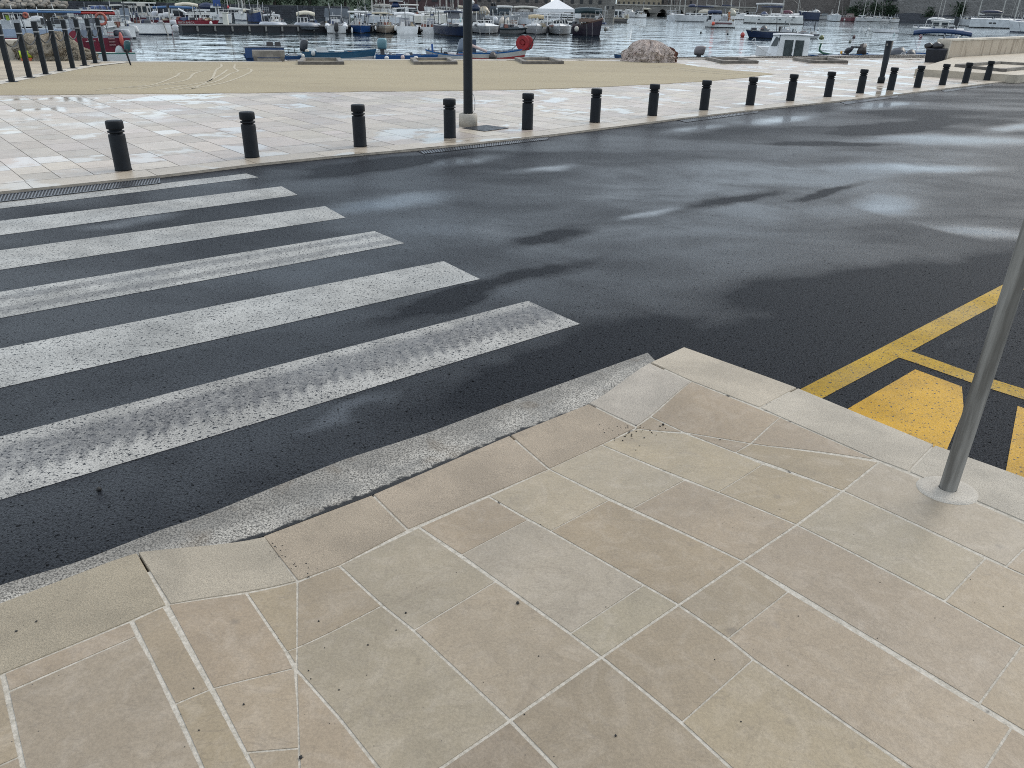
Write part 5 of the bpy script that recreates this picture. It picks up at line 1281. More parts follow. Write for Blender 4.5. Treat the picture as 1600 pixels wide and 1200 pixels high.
b = B_('motor_boat', 'white motor boat with a tubular arch next to the burgundy boat', 'boat', 874, 54.5, 38, -90, 41.5, L=6.5, group=GJ).hull((0.4, 0.41, 0.42), (.5, .5, .5), (.62, .62, .61), rise=.12, deck=(.3, (.68, .68, .67)), lower=(.33, .34, .35)); b.rod([(854, 42), (855, 24), (857, 21), (890, 20.5)], .06, (.66, .66, .66), 'arch'); b.screen(862, 888, 31, 38); b.blk('cushion', 860, 874, 37, 41, (.68, .68, .67), .3, dy=-1.2); b.blk('cushion', 876, 888, 37, 41, (.68, .68, .67), .3, dy=-1.2)
b = B_('wooden_boat', 'tall burgundy wooden boat with dark green awning at the jetty end', 'boat', 920, 57, 58, -52, 37, ratio=.34, group=GJ).hull((0.022, 0.01, 0.02), (.16, .08, .05), (.10, .055, .04), rise=.45, deck=(.5, (.2, .12, .08)), lower=(.015, .010, .02), boot=(.01, .01, .02)); b.canopy(896, 938, 11, 30, (.010, .028, .034), 8.5, .5, arch=.2, pc=(.3, .3, .3)); b.blk('deck_house', 906, 928, 21, 30, (.17, .15, .13), .4, wins=3); b.blk('side_board', 904, 926, 29, 34, (.17, .11, .08), .6, dy=-.6); b.blk('white_locker', 897, 906, 21.5, 29, (.66, .66, .65), .3, dy=-.6); b.fender(901, 45.5, 3.3, (.52, .49, .42), long=1.2, dy=-2.7); b.fender(944.5, 45, 2.4, (.14, .13, .11), long=1.4); b.fender(948, 44, 2.0, (.5, .5, .48), dy=-1.5, long=1.4)
b.rail(928, 946, 16, 31, 4, -.8, (.42, .42, .42)); b.rod([(931, 30), (936, 20), (941, 30)], .06, (.4, .4, .4), 'anchor_frame', dy=-1); b.rod([(924, 35), (925, 57)], .03, (.14, .13, .13), 'mooring_line', dy=-3.2); b.rod([(916, 38), (917, 57)], .03, (.1, .1, .1), 'mooring_line', dy=-3.2)
# --- second row, behind the jetty
b = B_('covered_boat', 'boat tented over with a flat slate grey tarpaulin behind the jetty', 'boat', 528, 40, 38, 0, 27, far=4).hull((0.33, 0.34, 0.36), GREY); b.blk('tarpaulin', 508, 547, 13.5, 27, (.115, .13, .15), .9, taper=.9); b.cover(500, 513, 33, 40, (.03, .03, .032), .5)
b = B_('motor_yacht', 'long white hull with raked bow pointing left behind the blue boat', 'boat', 592, 39.5, 76, 180, 25.5, ratio=.25, far=5).hull((0.587, 0.613, 0.637), WHITE, WHITE, rise=.22, deck=(0, (.66, .66, .65)), boot=BLK); b.blk('cabin', 572, 618, 20, 27, (.6, .6, .59), .5, taper=.85, wins=4)
b.mast(583, 9); b.mast(602, 9.5)
b = B_('motor_yacht', 'white flybridge cruiser with raked windscreen above the jetty boats', 'boat', 640, 38, 66, 180, 22, far=10).hull(WHITE, WHITE, deck=(0, (.64, .64, .62))); b.blk('cabin', 618, 655, 12, 24, (.6, .6, .58), .6, taper=.7, wins=2, wy=(.3, .85)); b.canopy(625, 655, 6.5, 16, (.60, .59, .54), 1.8, .5, arch=.2); b.cover(613, 626, 2.5, 12, (.012, .03, .09), .4); b.canopy(610, 631, 1.4, 10, (.5, .5, .48), 1.2, .4, posts=False)
b = B_('sailboat', 'white sailboat with a cream hull and long white boom cover behind the jetty', 'boat', 678, 40, 64, 0, 25, far=7).hull((0.7, 0.675, 0.6), WHITE, deck=(0, (.6, .59, .55))); b.mast(698, 10, (654, 19.5), (.66, .66, .64)); b.blk('cabin', 663, 698, 21, 27, (.58, .56, .5), .5, taper=.8, wins=4)
b = B_('sailboat', 'grey white sailboat with dark canvas under the brick building', 'boat', 692, 33, 60, 180, 17, far=4).hull((0.625, 0.613, 0.575), WHITE, deck=(0, (.5, .49, .45))); b.cover(675, 712, 9.5, 18, (.05, .048, .045), .6); b.mast(698, 11); b.mast(688, 10.5); b.blk('cabin', 664, 676, 11, 17, (.62, .62, .6), .4)
b = B_('sailboat', 'white sailboat with three thin masts at the left of the brick building', 'boat', 612, 28, 54, 0, 15, far=3).hull((0.625, 0.625, 0.6), WHITE, deck=(0, (.5, .5, .48))); b.mast(590, 11); b.mast(571, 11); b.mast(652, 11); b.cover(580, 618, 6, 12, (.3, .29, .26), .4)
b = B_('motor_boat', 'navy boat with a white radar dome right of the lamp post', 'boat', 749, 36, 36, 0, 23, far=4).hull((0.2, 0.2, 0.2), GREY); b.cover(734, 752, 6, 17, (.012, .022, .05), .6); b.fender(738.5, 4, 3.0, (.66, .64, .6), dy=0, long=1); b.cover(738, 766, 9, 24, (.34, .30, .23), .6, name='tan_cover', peak=.75)
b = B_('work_boat', 'dark work boat with two black drums on its cabin', 'boat', 785, 40, 58, 0, 25, far=6).hull((0.32, 0.33, 0.34), GREY, WHITE); b.blk('cabin', 765, 778, 10, 24, (.06, .07, .085), .4, wins=1); b.canopy(776, 800, 8.5, 22, (.55, .55, .53), 3, .5, arch=.1); b.blk('hold', 777, 796, 13, 22, (.02, .035, .05), .4)
for x_ in (768.5, 772.5):
    mb = MB(); mb.lathe([(0, 0), (1.6 * b.pm, 0), (1.6 * b.pm, 4 * b.pm), (1.2 * b.pm, 5 * b.pm), (0, 5 * b.pm)], (b.X(x_), 0, b.Z(9.5)), 12); mb.build('drum', pm_(BLK), b.root)
b.fender(776, 14, 1.2, (.6, .6, .6), dy=-.8)
b = B_('tour_boat', 'white excursion boat with railed upper deck left of the white tent', 'boat', 822, 40, 62, 0, 28, far=5).hull((0.6, 0.625, 0.65), WHITE, WHITE, boot=BLK); b.blk('saloon', 800, 850, 27.5, 40, (.03, .04, .05), .5, wins=0); b.rail(800, 838, 17.5, 27, 8, -1, (.12, .12, .13)); b.canopy(797, 840, 9, 27, (.52, .50, .44), 3, .6, arch=.5); b.cover(808, 828, 11, 19, (.55, .53, .5), .4, name='folded_awning'); b.blk('bulwark', 799, 850, 19, 28, (.42, .43, .44), .6)
b = B_('ferry', 'big navy and white boat at the top edge left of the white tent', 'boat', 801, 20, 58, 180, 4, far=10).hull((0.012, 0.02, 0.09), WHITE, (.3, .1, .08), rise=.1, lower=(.03, .04, .11)); b.blk('cabin', 780, 820, -9, 4, (.5, .44, .38), .5, wins=4)
# white tent on a pontoon
c = G(868, 45, WZ); c += Vector((c.x, c.y, 0)).normalized() * 9
Dt = math.hypot(c.x, c.y); pmt = (c - CAM).dot(FWD) / F_PX
t = thing('pontoon', Vector((c.x, c.y, WZ)), 'white railed pontoon below the tent', 'pontoon', rz=vframe(c))
zp = Zat(868, 34, Dt) - WZ
mb = MB(); mb.box((0, 0, zp / 2 - .2), (62 * pmt, 5, zp + .1)); mb.build('float', pm_((.10, .11, .12)), t)
mb = MB(); mb.box((0, 0, zp), (64 * pmt, 5.2, .12)); mb.build('deck', pm_((.42, .42, .4)), t)
mb = MB()
for yy in (22, 25.5, 29): mb.tube([(-30 * pmt, -2.5, Zat(868, yy, Dt - 2.5) - WZ), (29 * pmt, -2.5, Zat(868, yy, Dt - 2.5) - WZ)], .055, 5)
for k in range(6): mb.tube([((-30 + 11.8 * k) * pmt, -2.5, zp), ((-30 + 11.8 * k) * pmt, -2.5, Zat(868, 22, Dt) - WZ)], .05, 5)
mb.build('guard_rail', pm_((.66, .66, .66)), t)
t = thing('gazebo_tent', Vector((c.x, c.y, WZ + zp + .06)), 'white peaked tent standing on the pontoon', 'tent', rz=vframe(c))
ze, za = Zat(868, 14.5, Dt) - WZ - zp, Zat(866, 3, Dt) - WZ - zp; hw = 28 * pmt
mb = MB(); E_ = [(-hw, -2.3, ze), (hw, -2.3, ze), (hw, 2.3, ze), (-hw, 2.3, ze)]; mb.add(E_ + [(-.1 * hw, 0, za + .2), (.1 * hw, 0, za + .2)], [(0, 1, 5, 4), (1, 2, 5), (2, 3, 4, 5), (3, 0, 4)])
mb.add(E_ + [(p[0], p[1], ze - .35) for p in E_], [(i, (i + 1) % 4, 4 + (i + 1) % 4, 4 + i) for i in range(4)]); mb.build('roof', plain('tent_fabric', (.70, .70, .70), .7, 0, .08), t)
mb = MB()
for sx in (-1, 1):
    for sy in (-1, 1): mb.tube([(sx * hw * .98, sy * 2.25, -.05), (sx * hw * .98, sy * 2.25, ze)], .06, 6)
mb.build('frame', pm_((.66, .66, .66)), t)
mb = MB(); mb.add([(-.36 * hw, -2.2, ze - .3), (.36 * hw, -2.2, ze - .3), (.2 * hw, -2.2, ze - 1.0), (-.2 * hw, -2.2, ze - 1.0)], [(3, 2, 1, 0)]); mb.build('gable_cloth', pm_((.66, .66, .66)), t)

# --- right hand side of the harbour
b = B_('motor_boat', 'small tan and cream boat with white cabin moored alone right of the burgundy boat', 'boat', 970, 34.5, 26, 20, 27).hull((0.3, 0.26, 0.2), (.4, .38, .34), (.55, .52, .44), boot=BLK, lower=(.10, .09, .085)); b.blk('cabin', 959, 971, 15, 28, (.62, .62, .60), .5, taper=.85, wins=2, wy=(.3, .8)); b.blk('bow_cover', 972, 983, 22, 29, (.66, .62, .5), .5, taper=.8)
b = B_('motor_boat', 'white boat half hidden left of the stone bridge arches', 'boat', 976, 27, 36, 0, 20, far=5).hull((0.625, 0.625, 0.625), WHITE); b.cover(972, 990, 14, 21, (.6, .6, .58), .5); b.blk('cabin', 976, 986, 14.5, 20, (.6, .6, .58), .5)
b = B_('motor_boat', 'dark boat with motor raised at the left end of the bridge', 'boat', 989, 25, 24, 0, 20, far=3).hull((0.12, 0.13, 0.14), WHITE); b.cover(981, 989, 14.5, 20, (.6, .6, .6), .5); b.outboard(992, 15, 25, 5, (.06, .07, .08), tilt=.4)
b = B_('sailboat', 'broad white stern of a sailboat with slanting stays right of the bridge', 'boat', 1049, 32.5, 16, 90, 24, ratio=.34, L=9).hull((0.587, 0.613, 0.625), WHITE, boot=BLK, deck=(.1, (.5, .5, .5)))
b.mast(1046, 11); b.rail(1043, 1056, 17, 24, 4, -4.5)
b = B_('sailboat', 'long white sailboat with navy sail cover right of the bridge', 'boat', 1085, 34, 66, 180, 24.5, ratio=.28).hull((0.625, 0.637, 0.637), WHITE, boot=(.2, .21, .22), deck=(0, (.56, .56, .55)), rise=.05); b.mast(1068, 12); b.mast(1060, 11.5); b.mast(1086, 12, (1112, 10.5), NAVY); b.blk('cabin', 1068, 1104, 20.5, 25.5, (.6, .6, .59), .5, taper=.85, wins=4); b.cover(1073, 1086, 6, 11, (.02, .03, .07), .4); b.cover(1089, 1110, 14, 20, (.48, .44, .36), .4, name='beige_cover'); b.rail(1042, 1062, 17, 24, 4, -1)
b = B_('fishing_trawler', 'white fishing boat with burgundy side panel and orange float', 'boat', 1123, 43, 50, 180, 33, ratio=.3).hull((0.625, 0.637, 0.625), (.4, .4, .4), WHITE, boot=BLK, rise=.2); b.blk('wheelhouse', 1110, 1124, 23, 33, (.50, .52, .54), .5, taper=.95); b.blk('winch_housing', 1124, 1135, 25, 33, (.33, .34, .35), .5); b.canopy(1104, 1125, 15.5, 30, (.02, .035, .08), 5, .5, arch=.2); b.screen(1104, 1111, 25, 31)
b.blk('side_panel', 1117, 1142, 35, 37.5, (.10, .035, .04), .06, dy=-b.B * .5); b.fender(1114, 37, 2.6, (.62, .10, .06), dy=-b.B * .55, long=1.1); b.rod([(1137, 33), (1136.5, 18)], .25, (.40, .15, .06), 'oilskin'); b.rod([(1131, 33), (1128, 5), (1130, 0)], .06, DGREY, 'mast'); b.rod([(1145, 33), (1143, 16), (1136, 14)], .05, (.5, .5, .48), 'gallows'); b.cover(1133, 1147, 14, 24, (.42, .40, .33), .3, name='hung_net'); b.rod([(1145.5, 33), (1145.5, 42)], .12, WHITE, 'stern_post', dy=-b.B * .4)
b = B_('sailboat', 'long white sailing yacht with a navy sail cover, bow to the right', 'boat', 1207, 37, 88, 0, 26.5, ratio=.27).hull((0.625, 0.637, 0.613), WHITE, boot=BLK, deck=(0, (.64, .64, .62)), rise=.06, rake=-.03); b.blk('coachroof', 1186, 1232, 23, 27, (.64, .64, .62), .5, taper=.85, wins=3); b.mast(1219, 13, (1187, 11), NAVY); b.cover(1187, 1198, 18, 24, (.015, .03, .09), .4, name='sprayhood'); b.rod([(1167, 33), (1174, 27)], .2, WHITE, 'boarding_plank', dy=-1); b.rail(1166, 1180, 20, 27, 4); b.cover(1212, 1230, 24.5, 27.5, (.68, .68, .67), .3, name='white_roll')
for x_, d_ in ((1206, 30.2), (1215, 30.2), (1233, 30.5), (1184, 31)): b.blk('hull_window', x_, x_ + 3.5, d_ - .8, d_ + .5, (.05, .06, .07), .05, dy=-b.B * .46)
b = B_('rowing_boat', 'dark navy open boat with pale rim behind the white cabin boat', 'boat', 1208, 60.5, 88, 180, 49.5, ratio=.3).hull((0.01, 0.022, 0.06), (.2, .2, .22), (.38, .37, .35), rise=.22, lower=(.010, .022, .06)); b.cover(1186, 1198, 40, 50, (.06, .065, .07), .3, name='small_motor'); b.outboard(1215, 40, 52, 6, (.02, .02, .024), tilt=.15); b.rod([(1163, 45), (1160, 53)], .03, (.5, .5, .48), 'mooring_line', dy=-.5)
b = B_('rowing_boat', 'white open boat with a dark stripe and green stern past the cabin boat', 'boat', 1256, 60, 46, 0, 53.5, ratio=.3, far=1).hull((0.575, 0.587, 0.575), (.4, .4, .38), (.45, .44, .4), boot=(.3, .3, .3), rise=.1); b.blk('dark_stripe', 1240, 1277, 53, 55.2, (.012, .018, .035), .1, dy=-b.B * .5); b.cover(1278, 1286, 54, 60, (.12, .14, .05), .4, name='weedy_buoy'); b.cover(1224, 1232, 45, 50, (.5, .5, .49), .3, name='small_outboard')
GB = 'mooring buoys in the harbour'
def buoy(x, y, r, c_, lb, cone=False):
    w = G(x, y, WZ); pm = (w - CAM).dot(FWD) / F_PX; mb = MB(); rr = r * pm
    if cone: mb.lathe([(0, -.1), (rr * 1.1, -.05), (rr * 1.1, .3 * rr), (rr * .25, 2.2 * rr), (0, 2.3 * rr)], n=14)
    else: mb.ell((0, 0, rr * .7), (rr, rr, rr * 1.1), 14)
    mb.ell((0, 0, rr * (2.3 if cone else 1.8)), (rr * .15, rr * .15, rr * .3), 6)
    tag(mb.build('mooring_buoy', pm_(c_), None, w), lb, 'buoy', GB)
buoy(1160, 57, 3.4, (.45, .07, .06), 'round red buoy left of the navy open boat'); buoy(1196.5, 59, 2.8, (.50, .12, .07), 'red cone shaped buoy beside the navy open boat', True)
buoy(1334, 59.5, 2.4, (.10, .06, .06), 'dark red round buoy left of the flared post'); buoy(1328, 66.5, 2.2, (.16, .17, .15), 'grey green buoy in the water above the green tiller boat'); buoy(1438, 59, 2.6, (.24, .09, .10), 'dull red buoy under the blue awning'); buoy(1397, 55.5, 1.9, (.35, .42, .42), 'pale grey cone buoy below the white dinghy', True)
buoy(1357, 47.5, 2.0, (.6, .6, .58), 'white buoy at the left end of the white dinghy'); buoy(1278, 47.5, 1.6, (.45, .45, .45), 'small pale buoy above the white and dark striped boat'); buoy(1095, 52, 1.5, (.02, .03, .03), 'small black buoy left of the red round one'); buoy(1137, 54, 1.4, (.03, .05, .06), 'tiny dark buoy nearest the red round one'); buoy(1503, 55.5, 1.8, (.10, .11, .12), 'dark buoy right of the blue awning'); buoy(1497, 58, 3, (.62, .63, .6), 'white float just above the stone wall end')
b = B_('motor_boat', 'boat under a burgundy boom cover behind the white yacht', 'boat', 1232, 31, 58, 0, 23.5, far=7).hull((0.562, 0.575, 0.575), WHITE, deck=(0, (.56, .56, .55))); b.cover(1219, 1238, 15.5, 22, (.085, .018, .035), .4); b.canopy(1180, 1222, 5, 20, (.4, .4, .39), 3, .6); b.mast(1203, 10)
b = B_('sailboat', 'navy hulled boat behind the bow of the white yacht', 'boat', 1263, 32, 32, 180, 19, far=4).hull((0.012, 0.02, 0.06), WHITE, deck=(0, (.4, .4, .4)), rise=.1); b.mast(1245, 11)
b = B_('motor_boat', 'grey sided motor boat with ring lifebuoy right of the white yacht', 'boat', 1286, 31, 27, 0, 25.5, far=1).hull((0.36, 0.36, 0.34), (.3, .3, .3), lower=(.3, .3, .3)); b.cover(1268, 1280, 15, 22, (.6, .6, .6), .4); b.blk('cabin', 1283, 1292, 21, 27, (.14, .16, .17), .5)
b = B_('sailboat', 'white sailboat seen bow on with a dark leaning mast', 'boat', 1303, 33.5, 19, -80, 24.5, L=8).hull((0.65, 0.688, 0.7), WHITE, deck=(0, (.56, .56, .55)), rise=.25); b.mast(1306, 10, r=.09)
b = B_('house_boat', 'cream roofed flat boat lying along the fortress wall', 'boat', 1312, 27, 60, 180, 20, ratio=.24, far=20).hull((0.02, 0.05, 0.05), (.2, .2, .2)); b.blk('saloon', 1284, 1338, 12.5, 19.5, (.46, .43, .36), .8, wins=6, wy=(.35, .75)); b.canopy(1284, 1322, 11, 18, (.50, .47, .40), 1.6, .8, posts=False, name='roof'); b.rod([(1319, 11), (1319, -6)], .35, (.40, .31, .14), 'yellow_mast')
b = B_('sailboat', 'dark red small boat beside the bow on white sailboat', 'boat', 1325, 33.5, 26, 0, 27, far=3).hull((0.14, 0.05, 0.06), GREY, (.3, .26, .25)); b.blk('cabin', 1320, 1333, 21, 28, (.17, .12, .11), .5, taper=.8); b.fender(1319.5, 31, 1.2, (.6, .6, .58), dy=-1.5)
spec = [(1346, 34, 21, 20, 28, (.45, .46, .46), 'leftmost', (1339, 1352, 24, 29), 1347, 'white sailboat with a low cabin moored under the leafy part of the fortress wall'),
        (1366, 34, 22, 0, 28, (.50, .51, .50), '', (1362, 1374, 25, 30), 1364, 'white sailboat with one clear leaning mast and dark cabin window'),
        (1384, 34, 14, 0, 30.5, (.58, .58, .56), '', (1379, 1386, 26, 31), None, 'low white speedboat between the far sailboats and the dinghy row'),
        (1397, 35, 14, 180, 30, (.54, .54, .53), '', (1388, 1394, 27, 32), None, 'tiny white boat with black motor below the fortress windows')]
for x, y, W, hd, yg, c_, _, cb, mx, lb in spec:
    b = B_('far_boat', lb, 'boat', x, y, W, hd, yg).hull(c_, WHITE, deck=(0, (.58, .58, .57)), boot=BLK); o = b.blk('cabin', *cb[:2], cb[2], cb[3], (.60, .60, .58), .5, taper=.8, wins=2, wy=(.3, .8))
    if mx: b.mast(mx, 11)
    else: b.outboard(x + 6, y - 5, y + 1, 2.4, BLK)
b = B_('far_boat', 'two tone boat with raised black outboards below the fortress windows', 'boat', 1410, 33.5, 16, 180, 29.5).hull((0.4, 0.4, 0.4), GREY, boot=BLK); b.outboard(1406, 26, 34, 3, BLK, tilt=-.3); b.outboard(1414, 27, 34, 3, BLK, tilt=.3); b.canopy(1400, 1417, 22.3, 29, (.5, .5, .49), .9, .5)
b = B_('motor_yacht', 'white cruiser with swept bow pointing right below the fortress', 'boat', 1434, 34.5, 32, 0, 29.5).hull((0.42, 0.43, 0.44), WHITE, boot=BLK, deck=(0, (.62, .62, .61)), rise=.1); b.cover(1423, 1438, 24, 30, (.62, .61, .57), .6, name='cabin_top', peak=.7); b.mast(1431, 7)
b = B_('motor_yacht', 'white cruiser with cream awning second below the fortress masts', 'boat', 1452, 34, 34, 0, 28, far=5).hull((0.625, 0.625, 0.625), WHITE, deck=(0, (.62, .62, .61))); b.cover(1436, 1456, 22.5, 28, (.62, .58, .52), .6, name='cabin_top'); b.mast(1448, 12)
b = B_('cabin_cruiser', 'white cabin boat with two wide windows above the blue awning', 'boat', 1463, 55, 72, 180, 45.5, ratio=.3).hull((0.575, 0.6, 0.6), WHITE, boot=BLK, rise=.15, deck=(0, (.64, .64, .62))); b.blk('cabin', 1453, 1477, 33.5, 46, (.58, .58, .55), .5, taper=.94, wins=2, wy=(.4, .88)); b.canopy(1451, 1478, 32, 40, (.62, .62, .6), 1.2, .6, posts=False, name='roof'); b.rail(1428, 1456, 39, 46, 5); b.rail(1478, 1499, 40, 47, 4)
b = B_('motor_boat', 'low white cruiser behind the two windowed cabin boat', 'boat', 1477, 37, 44, 180, 31, far=3).hull((0.562, 0.575, 0.575), WHITE, deck=(0, (.62, .62, .6))); b.cover(1450, 1478, 27, 32, (.62, .62, .60), .5, name='cabin_top'); b.mast(1465, 11); b.mast(1470, 11); b.blk('locker', 1481, 1488, 31, 36, (.6, .6, .58), .4)
b = B_('motor_boat', 'white boat with black stern board next to the big grey yacht', 'boat', 1508, 41, 36, 180, 30, ratio=.3).hull((0.42, 0.44, 0.45), WHITE, boot=BLK, rise=.03); b.blk('stern_board', 1491.5, 1498, 28.5, 39.5, (.012, .014, .02), .3, dy=-1.2); b.mast(1500, 12); b.rail(1500, 1520, 25, 30, 4)
b = B_('sailboat', 'big pale grey sailing yacht with two dark hull windows at the right', 'boat', 1553, 44, 70, 0, 30.5, ratio=.27).hull((0.575, 0.6, 0.613), WHITE, boot=BLK, deck=(0, (.64, .64, .63)), rise=.0, rake=.02); b.mast(1527, 13, (1536, 23), (.5, .5, .48)); b.mast(1559, 13); b.cover(1529, 1560, 15.5, 20, (.015, .018, .045), .4, name='sail_cover')
for x_ in (1544.5, 1550): b.blk('hull_window', x_, x_ + 4, 35, 37.3, (.015, .016, .02), .05, dy=-b.B * .48)
b = B_('sailboat', 'grey white yacht bow with a navy bow cover cut by the right edge', 'boat', 1606, 51, 60, 180, 35.5, ratio=.3).hull((0.6, 0.625, 0.637), WHITE, boot=(.02, .03, .06), deck=(0, (.6, .6, .59)), rise=.12); b.cover(1580, 1606, 31, 37, (.03, .045, .09), .5, name='bow_cover'); b.mast(1583, 13); b.rod([(1596, 50), (1590, 34)], .03, DGREY, 'mooring_line', dy=-1.5)
far_s = [(1475, 31, (1505, 22), 'white sailboat with navy boom cover first of the mast cluster', 1486), (1500, 31, None, 'white sailboat behind the black stern board', 1495), (1519, 30.5, (1500, 22.5), 'white sailboat with bright blue boom cover above the grey yacht', 1512),
         (1538, 30, None, 'white sailboat between the crowded masts above the grey yacht', 1541), (1556, 30, (1577, 17.5), 'white sailboat with black boom cover above the grey yacht', 1565), (1576, 31.5, (1600, 20), 'white sailboat with a pale boom cover near the right edge', 1572), (1592, 32, None, 'white sailboat farthest right, its bow under slanting masts', 1588)]
for x, y, bm, lb, mx in far_s:
    b = B_('sailboat', lb, 'boat', x, y, 30, 15 if x % 2 else 170, 27.5, ratio=.3, far=6, group='sailboats in front of the fortress wall').hull((0.625, 0.637, 0.637), WHITE, boot=BLK, deck=(0, (.62, .62, .61))); b.blk('cabin', x - 9, x + 8, 25, 28.5, (.60, .60, .58), .5, taper=.8, wins=3)
    b.mast(mx, 13, bm, {1519: (.012, .03, .12), 1576: (.6, .59, .55)}.get(x, (.012, .014, .035)), r=.07); b.mast(mx - 8, 12, r=.05)
b = B_('dinghy', 'plain white dinghy floating alone in front of the fortress wall', 'boat', 1383, 51, 38, 180, 46, ratio=.36).hull((0.82, 0.82, 0.82), (.55, .55, .54), (.85, .85, .83), boot=(.06, .06, .06), rise=.04, transom=.92)
b.blk('thwart', 1376, 1380, 46.2, 47.2, (.4, .38, .34), .7)
rg = random.Random(5)
for k, (x, y, lb) in enumerate(((1160, 27, 'white yacht with a tall white fin funnel behind the fishing boat'), (1188, 26, 'white yacht with a domed aerial in the row left of the fortress'), (1218, 24, 'white yacht with cream cabin roof in the row left of the fortress'), (1252, 24, 'white yacht with bare masts against the brown wall'), (1132, 27, 'grey yacht with dark sail cover behind the fishing boat'), (1108, 26, 'pale yacht partly hidden by the navy sail cover'))):
    b = B_('sailboat', lb, 'boat', x, y, 42, 0 if k % 2 else 180, 18.5 if k != 3 else 17, ratio=.28, far=4, group='yachts lying against the brown harbour wall').hull((0.42, 0.42, 0.41), WHITE, boot=BLK, deck=(0, (.52, .52, .5))); b.blk('cabin', x - 12, x + 11, 13, 19, (.46, .45, .41), .5, taper=.8, wins=4)
    b.mast(x - 6, 13, (x + 14, 9), (.3, .3, .28) if k % 2 else NAVY, r=.06); b.mast(x + 7, 12)
    if k == 0: b.rod([(1154, -2), (1159, 4), (1166, 9)], .5, (.62, .62, .62), 'fin_funnel')
    if k == 1: b.fender(1167, 3, 2.0, (.66, .65, .6), dy=0, long=1)

for x, y, W, yg, hd, mx, lb in ((577, 27, 46, 16, 0, (566, 588), 'white sailboat half hidden behind the slate tarpaulin boat'), (724, 30, 44, 19, 180, (716, 708), 'white sailboat just beside the top of the lamp post'), (858, 27, 50, 15, 0, (835, 880), 'white sailing boat right behind the peaked tent'),
        (914, 24, 46, 12, 180, (902, 926, 933), 'grey white sailboat with close masts above the dark green awning'), (1146, 31, 36, 23, 0, (1140, 1152), 'white sailboat squeezed between the fishing boat and the long yacht'), (1338, 31, 26, 25, 180, (1333,), 'pale sailboat directly below the end of the cream roofed boat'),
        (1425, 31, 28, 25.5, 0, (1420, 1429), 'white sailboat behind the two tone boat with raised motors'), (1000, 28, 20, 22, 180, (1004,), 'small white boat in front of the first bridge arches'), (660, 24, 50, 12, 180, (650, 671), 'white sailboat close under the maroon brick house')):
    b = B_('sailboat', lb, 'boat', x, y, W, hd, yg, ratio=.28, far=3).hull(WHITE, WHITE, boot=BLK, deck=(0, (.66, .66, .64))); b.blk('cabin', x - W * .28, x + W * .25, yg - 4.5, yg + 1.5, (.66, .65, .61), .5, taper=.82, wins=4)
    for m_i, q in enumerate(mx): b.mast(q, 11.5, (q + 12, yg - 8) if m_i == 0 else None, NAVY if x % 2 else CREAM)
# loose gear lying on the decks: boxes, folded covers, ropes, short poles
GEARC = [pm_(c) for c in ((.62, .62, .6), (.62, .62, .6), (.03, .035, .045), (.02, .022, .025), (.02, .04, .10), (.30, .25, .17), (.36, .37, .38), (.10, .11, .12), (.16, .05, .03))]
for k, b in enumerate(BOATS):
    if b.root.name.split('.')[0] in ('paddle_board', 'tender', 'dinghy', 'lounge_boat') or b.fb < .2: continue
    rg = random.Random(100 + k); mb = MB(); al = abs(math.cos(b.hd)) > .6
    hx = (b.L * .40 if al else b.B * .36); hy = (b.B * .30 if al else b.L * .34); near = b.D < 58
    for _ in range(6 if near else 13):
        if near: mb = MB()
        w = rg.uniform(.12, .5) * (.7 if near else 1.3); h = rg.uniform(.08, .32) * (.6 if near else 1.25)
        mb.box((rg.uniform(-hx, hx), rg.uniform(-hy, hy), b.fb * (1.0 if not near else .95) + h * .3), (w, w * rg.uniform(.5, 1.2), h), rg.randrange(len(GEARC)), rg.uniform(0, 3), rg.uniform(.6, 1))
        if near: mb.build('deck_box', GEARC, b.root)
    for _ in range(0 if near else 6):
        x, y, h = rg.uniform(-hx, hx), rg.uniform(-hy, hy), rg.uniform(.4, 1.6) * (.5 if near else 1); mb.tube([(x, y, b.fb * .9), (x + rg.uniform(-.2, .2), y, b.fb + h)], .022 if near else .035, 4, rg.choice((0, 3, 6, 7)))
    if not near:
        for q in (-1, 1):
            x0 = rg.uniform(-hx, hx * .3); mb.tube([(x0, -hy * .9, b.fb + .5), (x0 + hx * .7, -hy * .9, b.fb + .5)], .028, 4, 0)
            for e in (0, .35, .7): mb.tube([(x0 + hx * e, -hy * .9, b.fb * .95), (x0 + hx * e, -hy * .9, b.fb + .5)], .025, 4, 0)
    if not near: mb.build('deck_gear', GEARC, b.root)

# ------------------------------------------------------------------ background shores
def along(p, q):
    d = q - p; d.z = 0; L = d.length; d.normalize(); return d, L, Vector((-d.y, d.x, 0))
def wallblock(mb, p, q, z0, z1, deep, mi=0):
    d, L, nn = along(p, q)
    mb.slab([Vector((p.x, p.y, z1)), Vector((q.x, q.y, z1)), Vector((q.x, q.y, z1)) + nn * deep, Vector((p.x, p.y, z1)) + nn * deep], z1 - z0, mi)
def farp(x, D): q = ray(x, 20); s = D / math.hypot(q.x, q.y); return Vector((q.x * s, q.y * s, WZ))
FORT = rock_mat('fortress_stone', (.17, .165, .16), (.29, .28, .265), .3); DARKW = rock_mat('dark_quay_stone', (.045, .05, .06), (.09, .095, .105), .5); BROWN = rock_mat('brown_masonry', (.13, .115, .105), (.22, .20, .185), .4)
MAROON = plain('maroon_brick', (.075, .045, .045), .85, 0, .35, .8); PALESTONE = rock_mat('pale_bridge_stone', (.20, .19, .175), (.31, .295, .265), .5); WINDK = plain('dark_opening', (.012, .013, .016), .4)
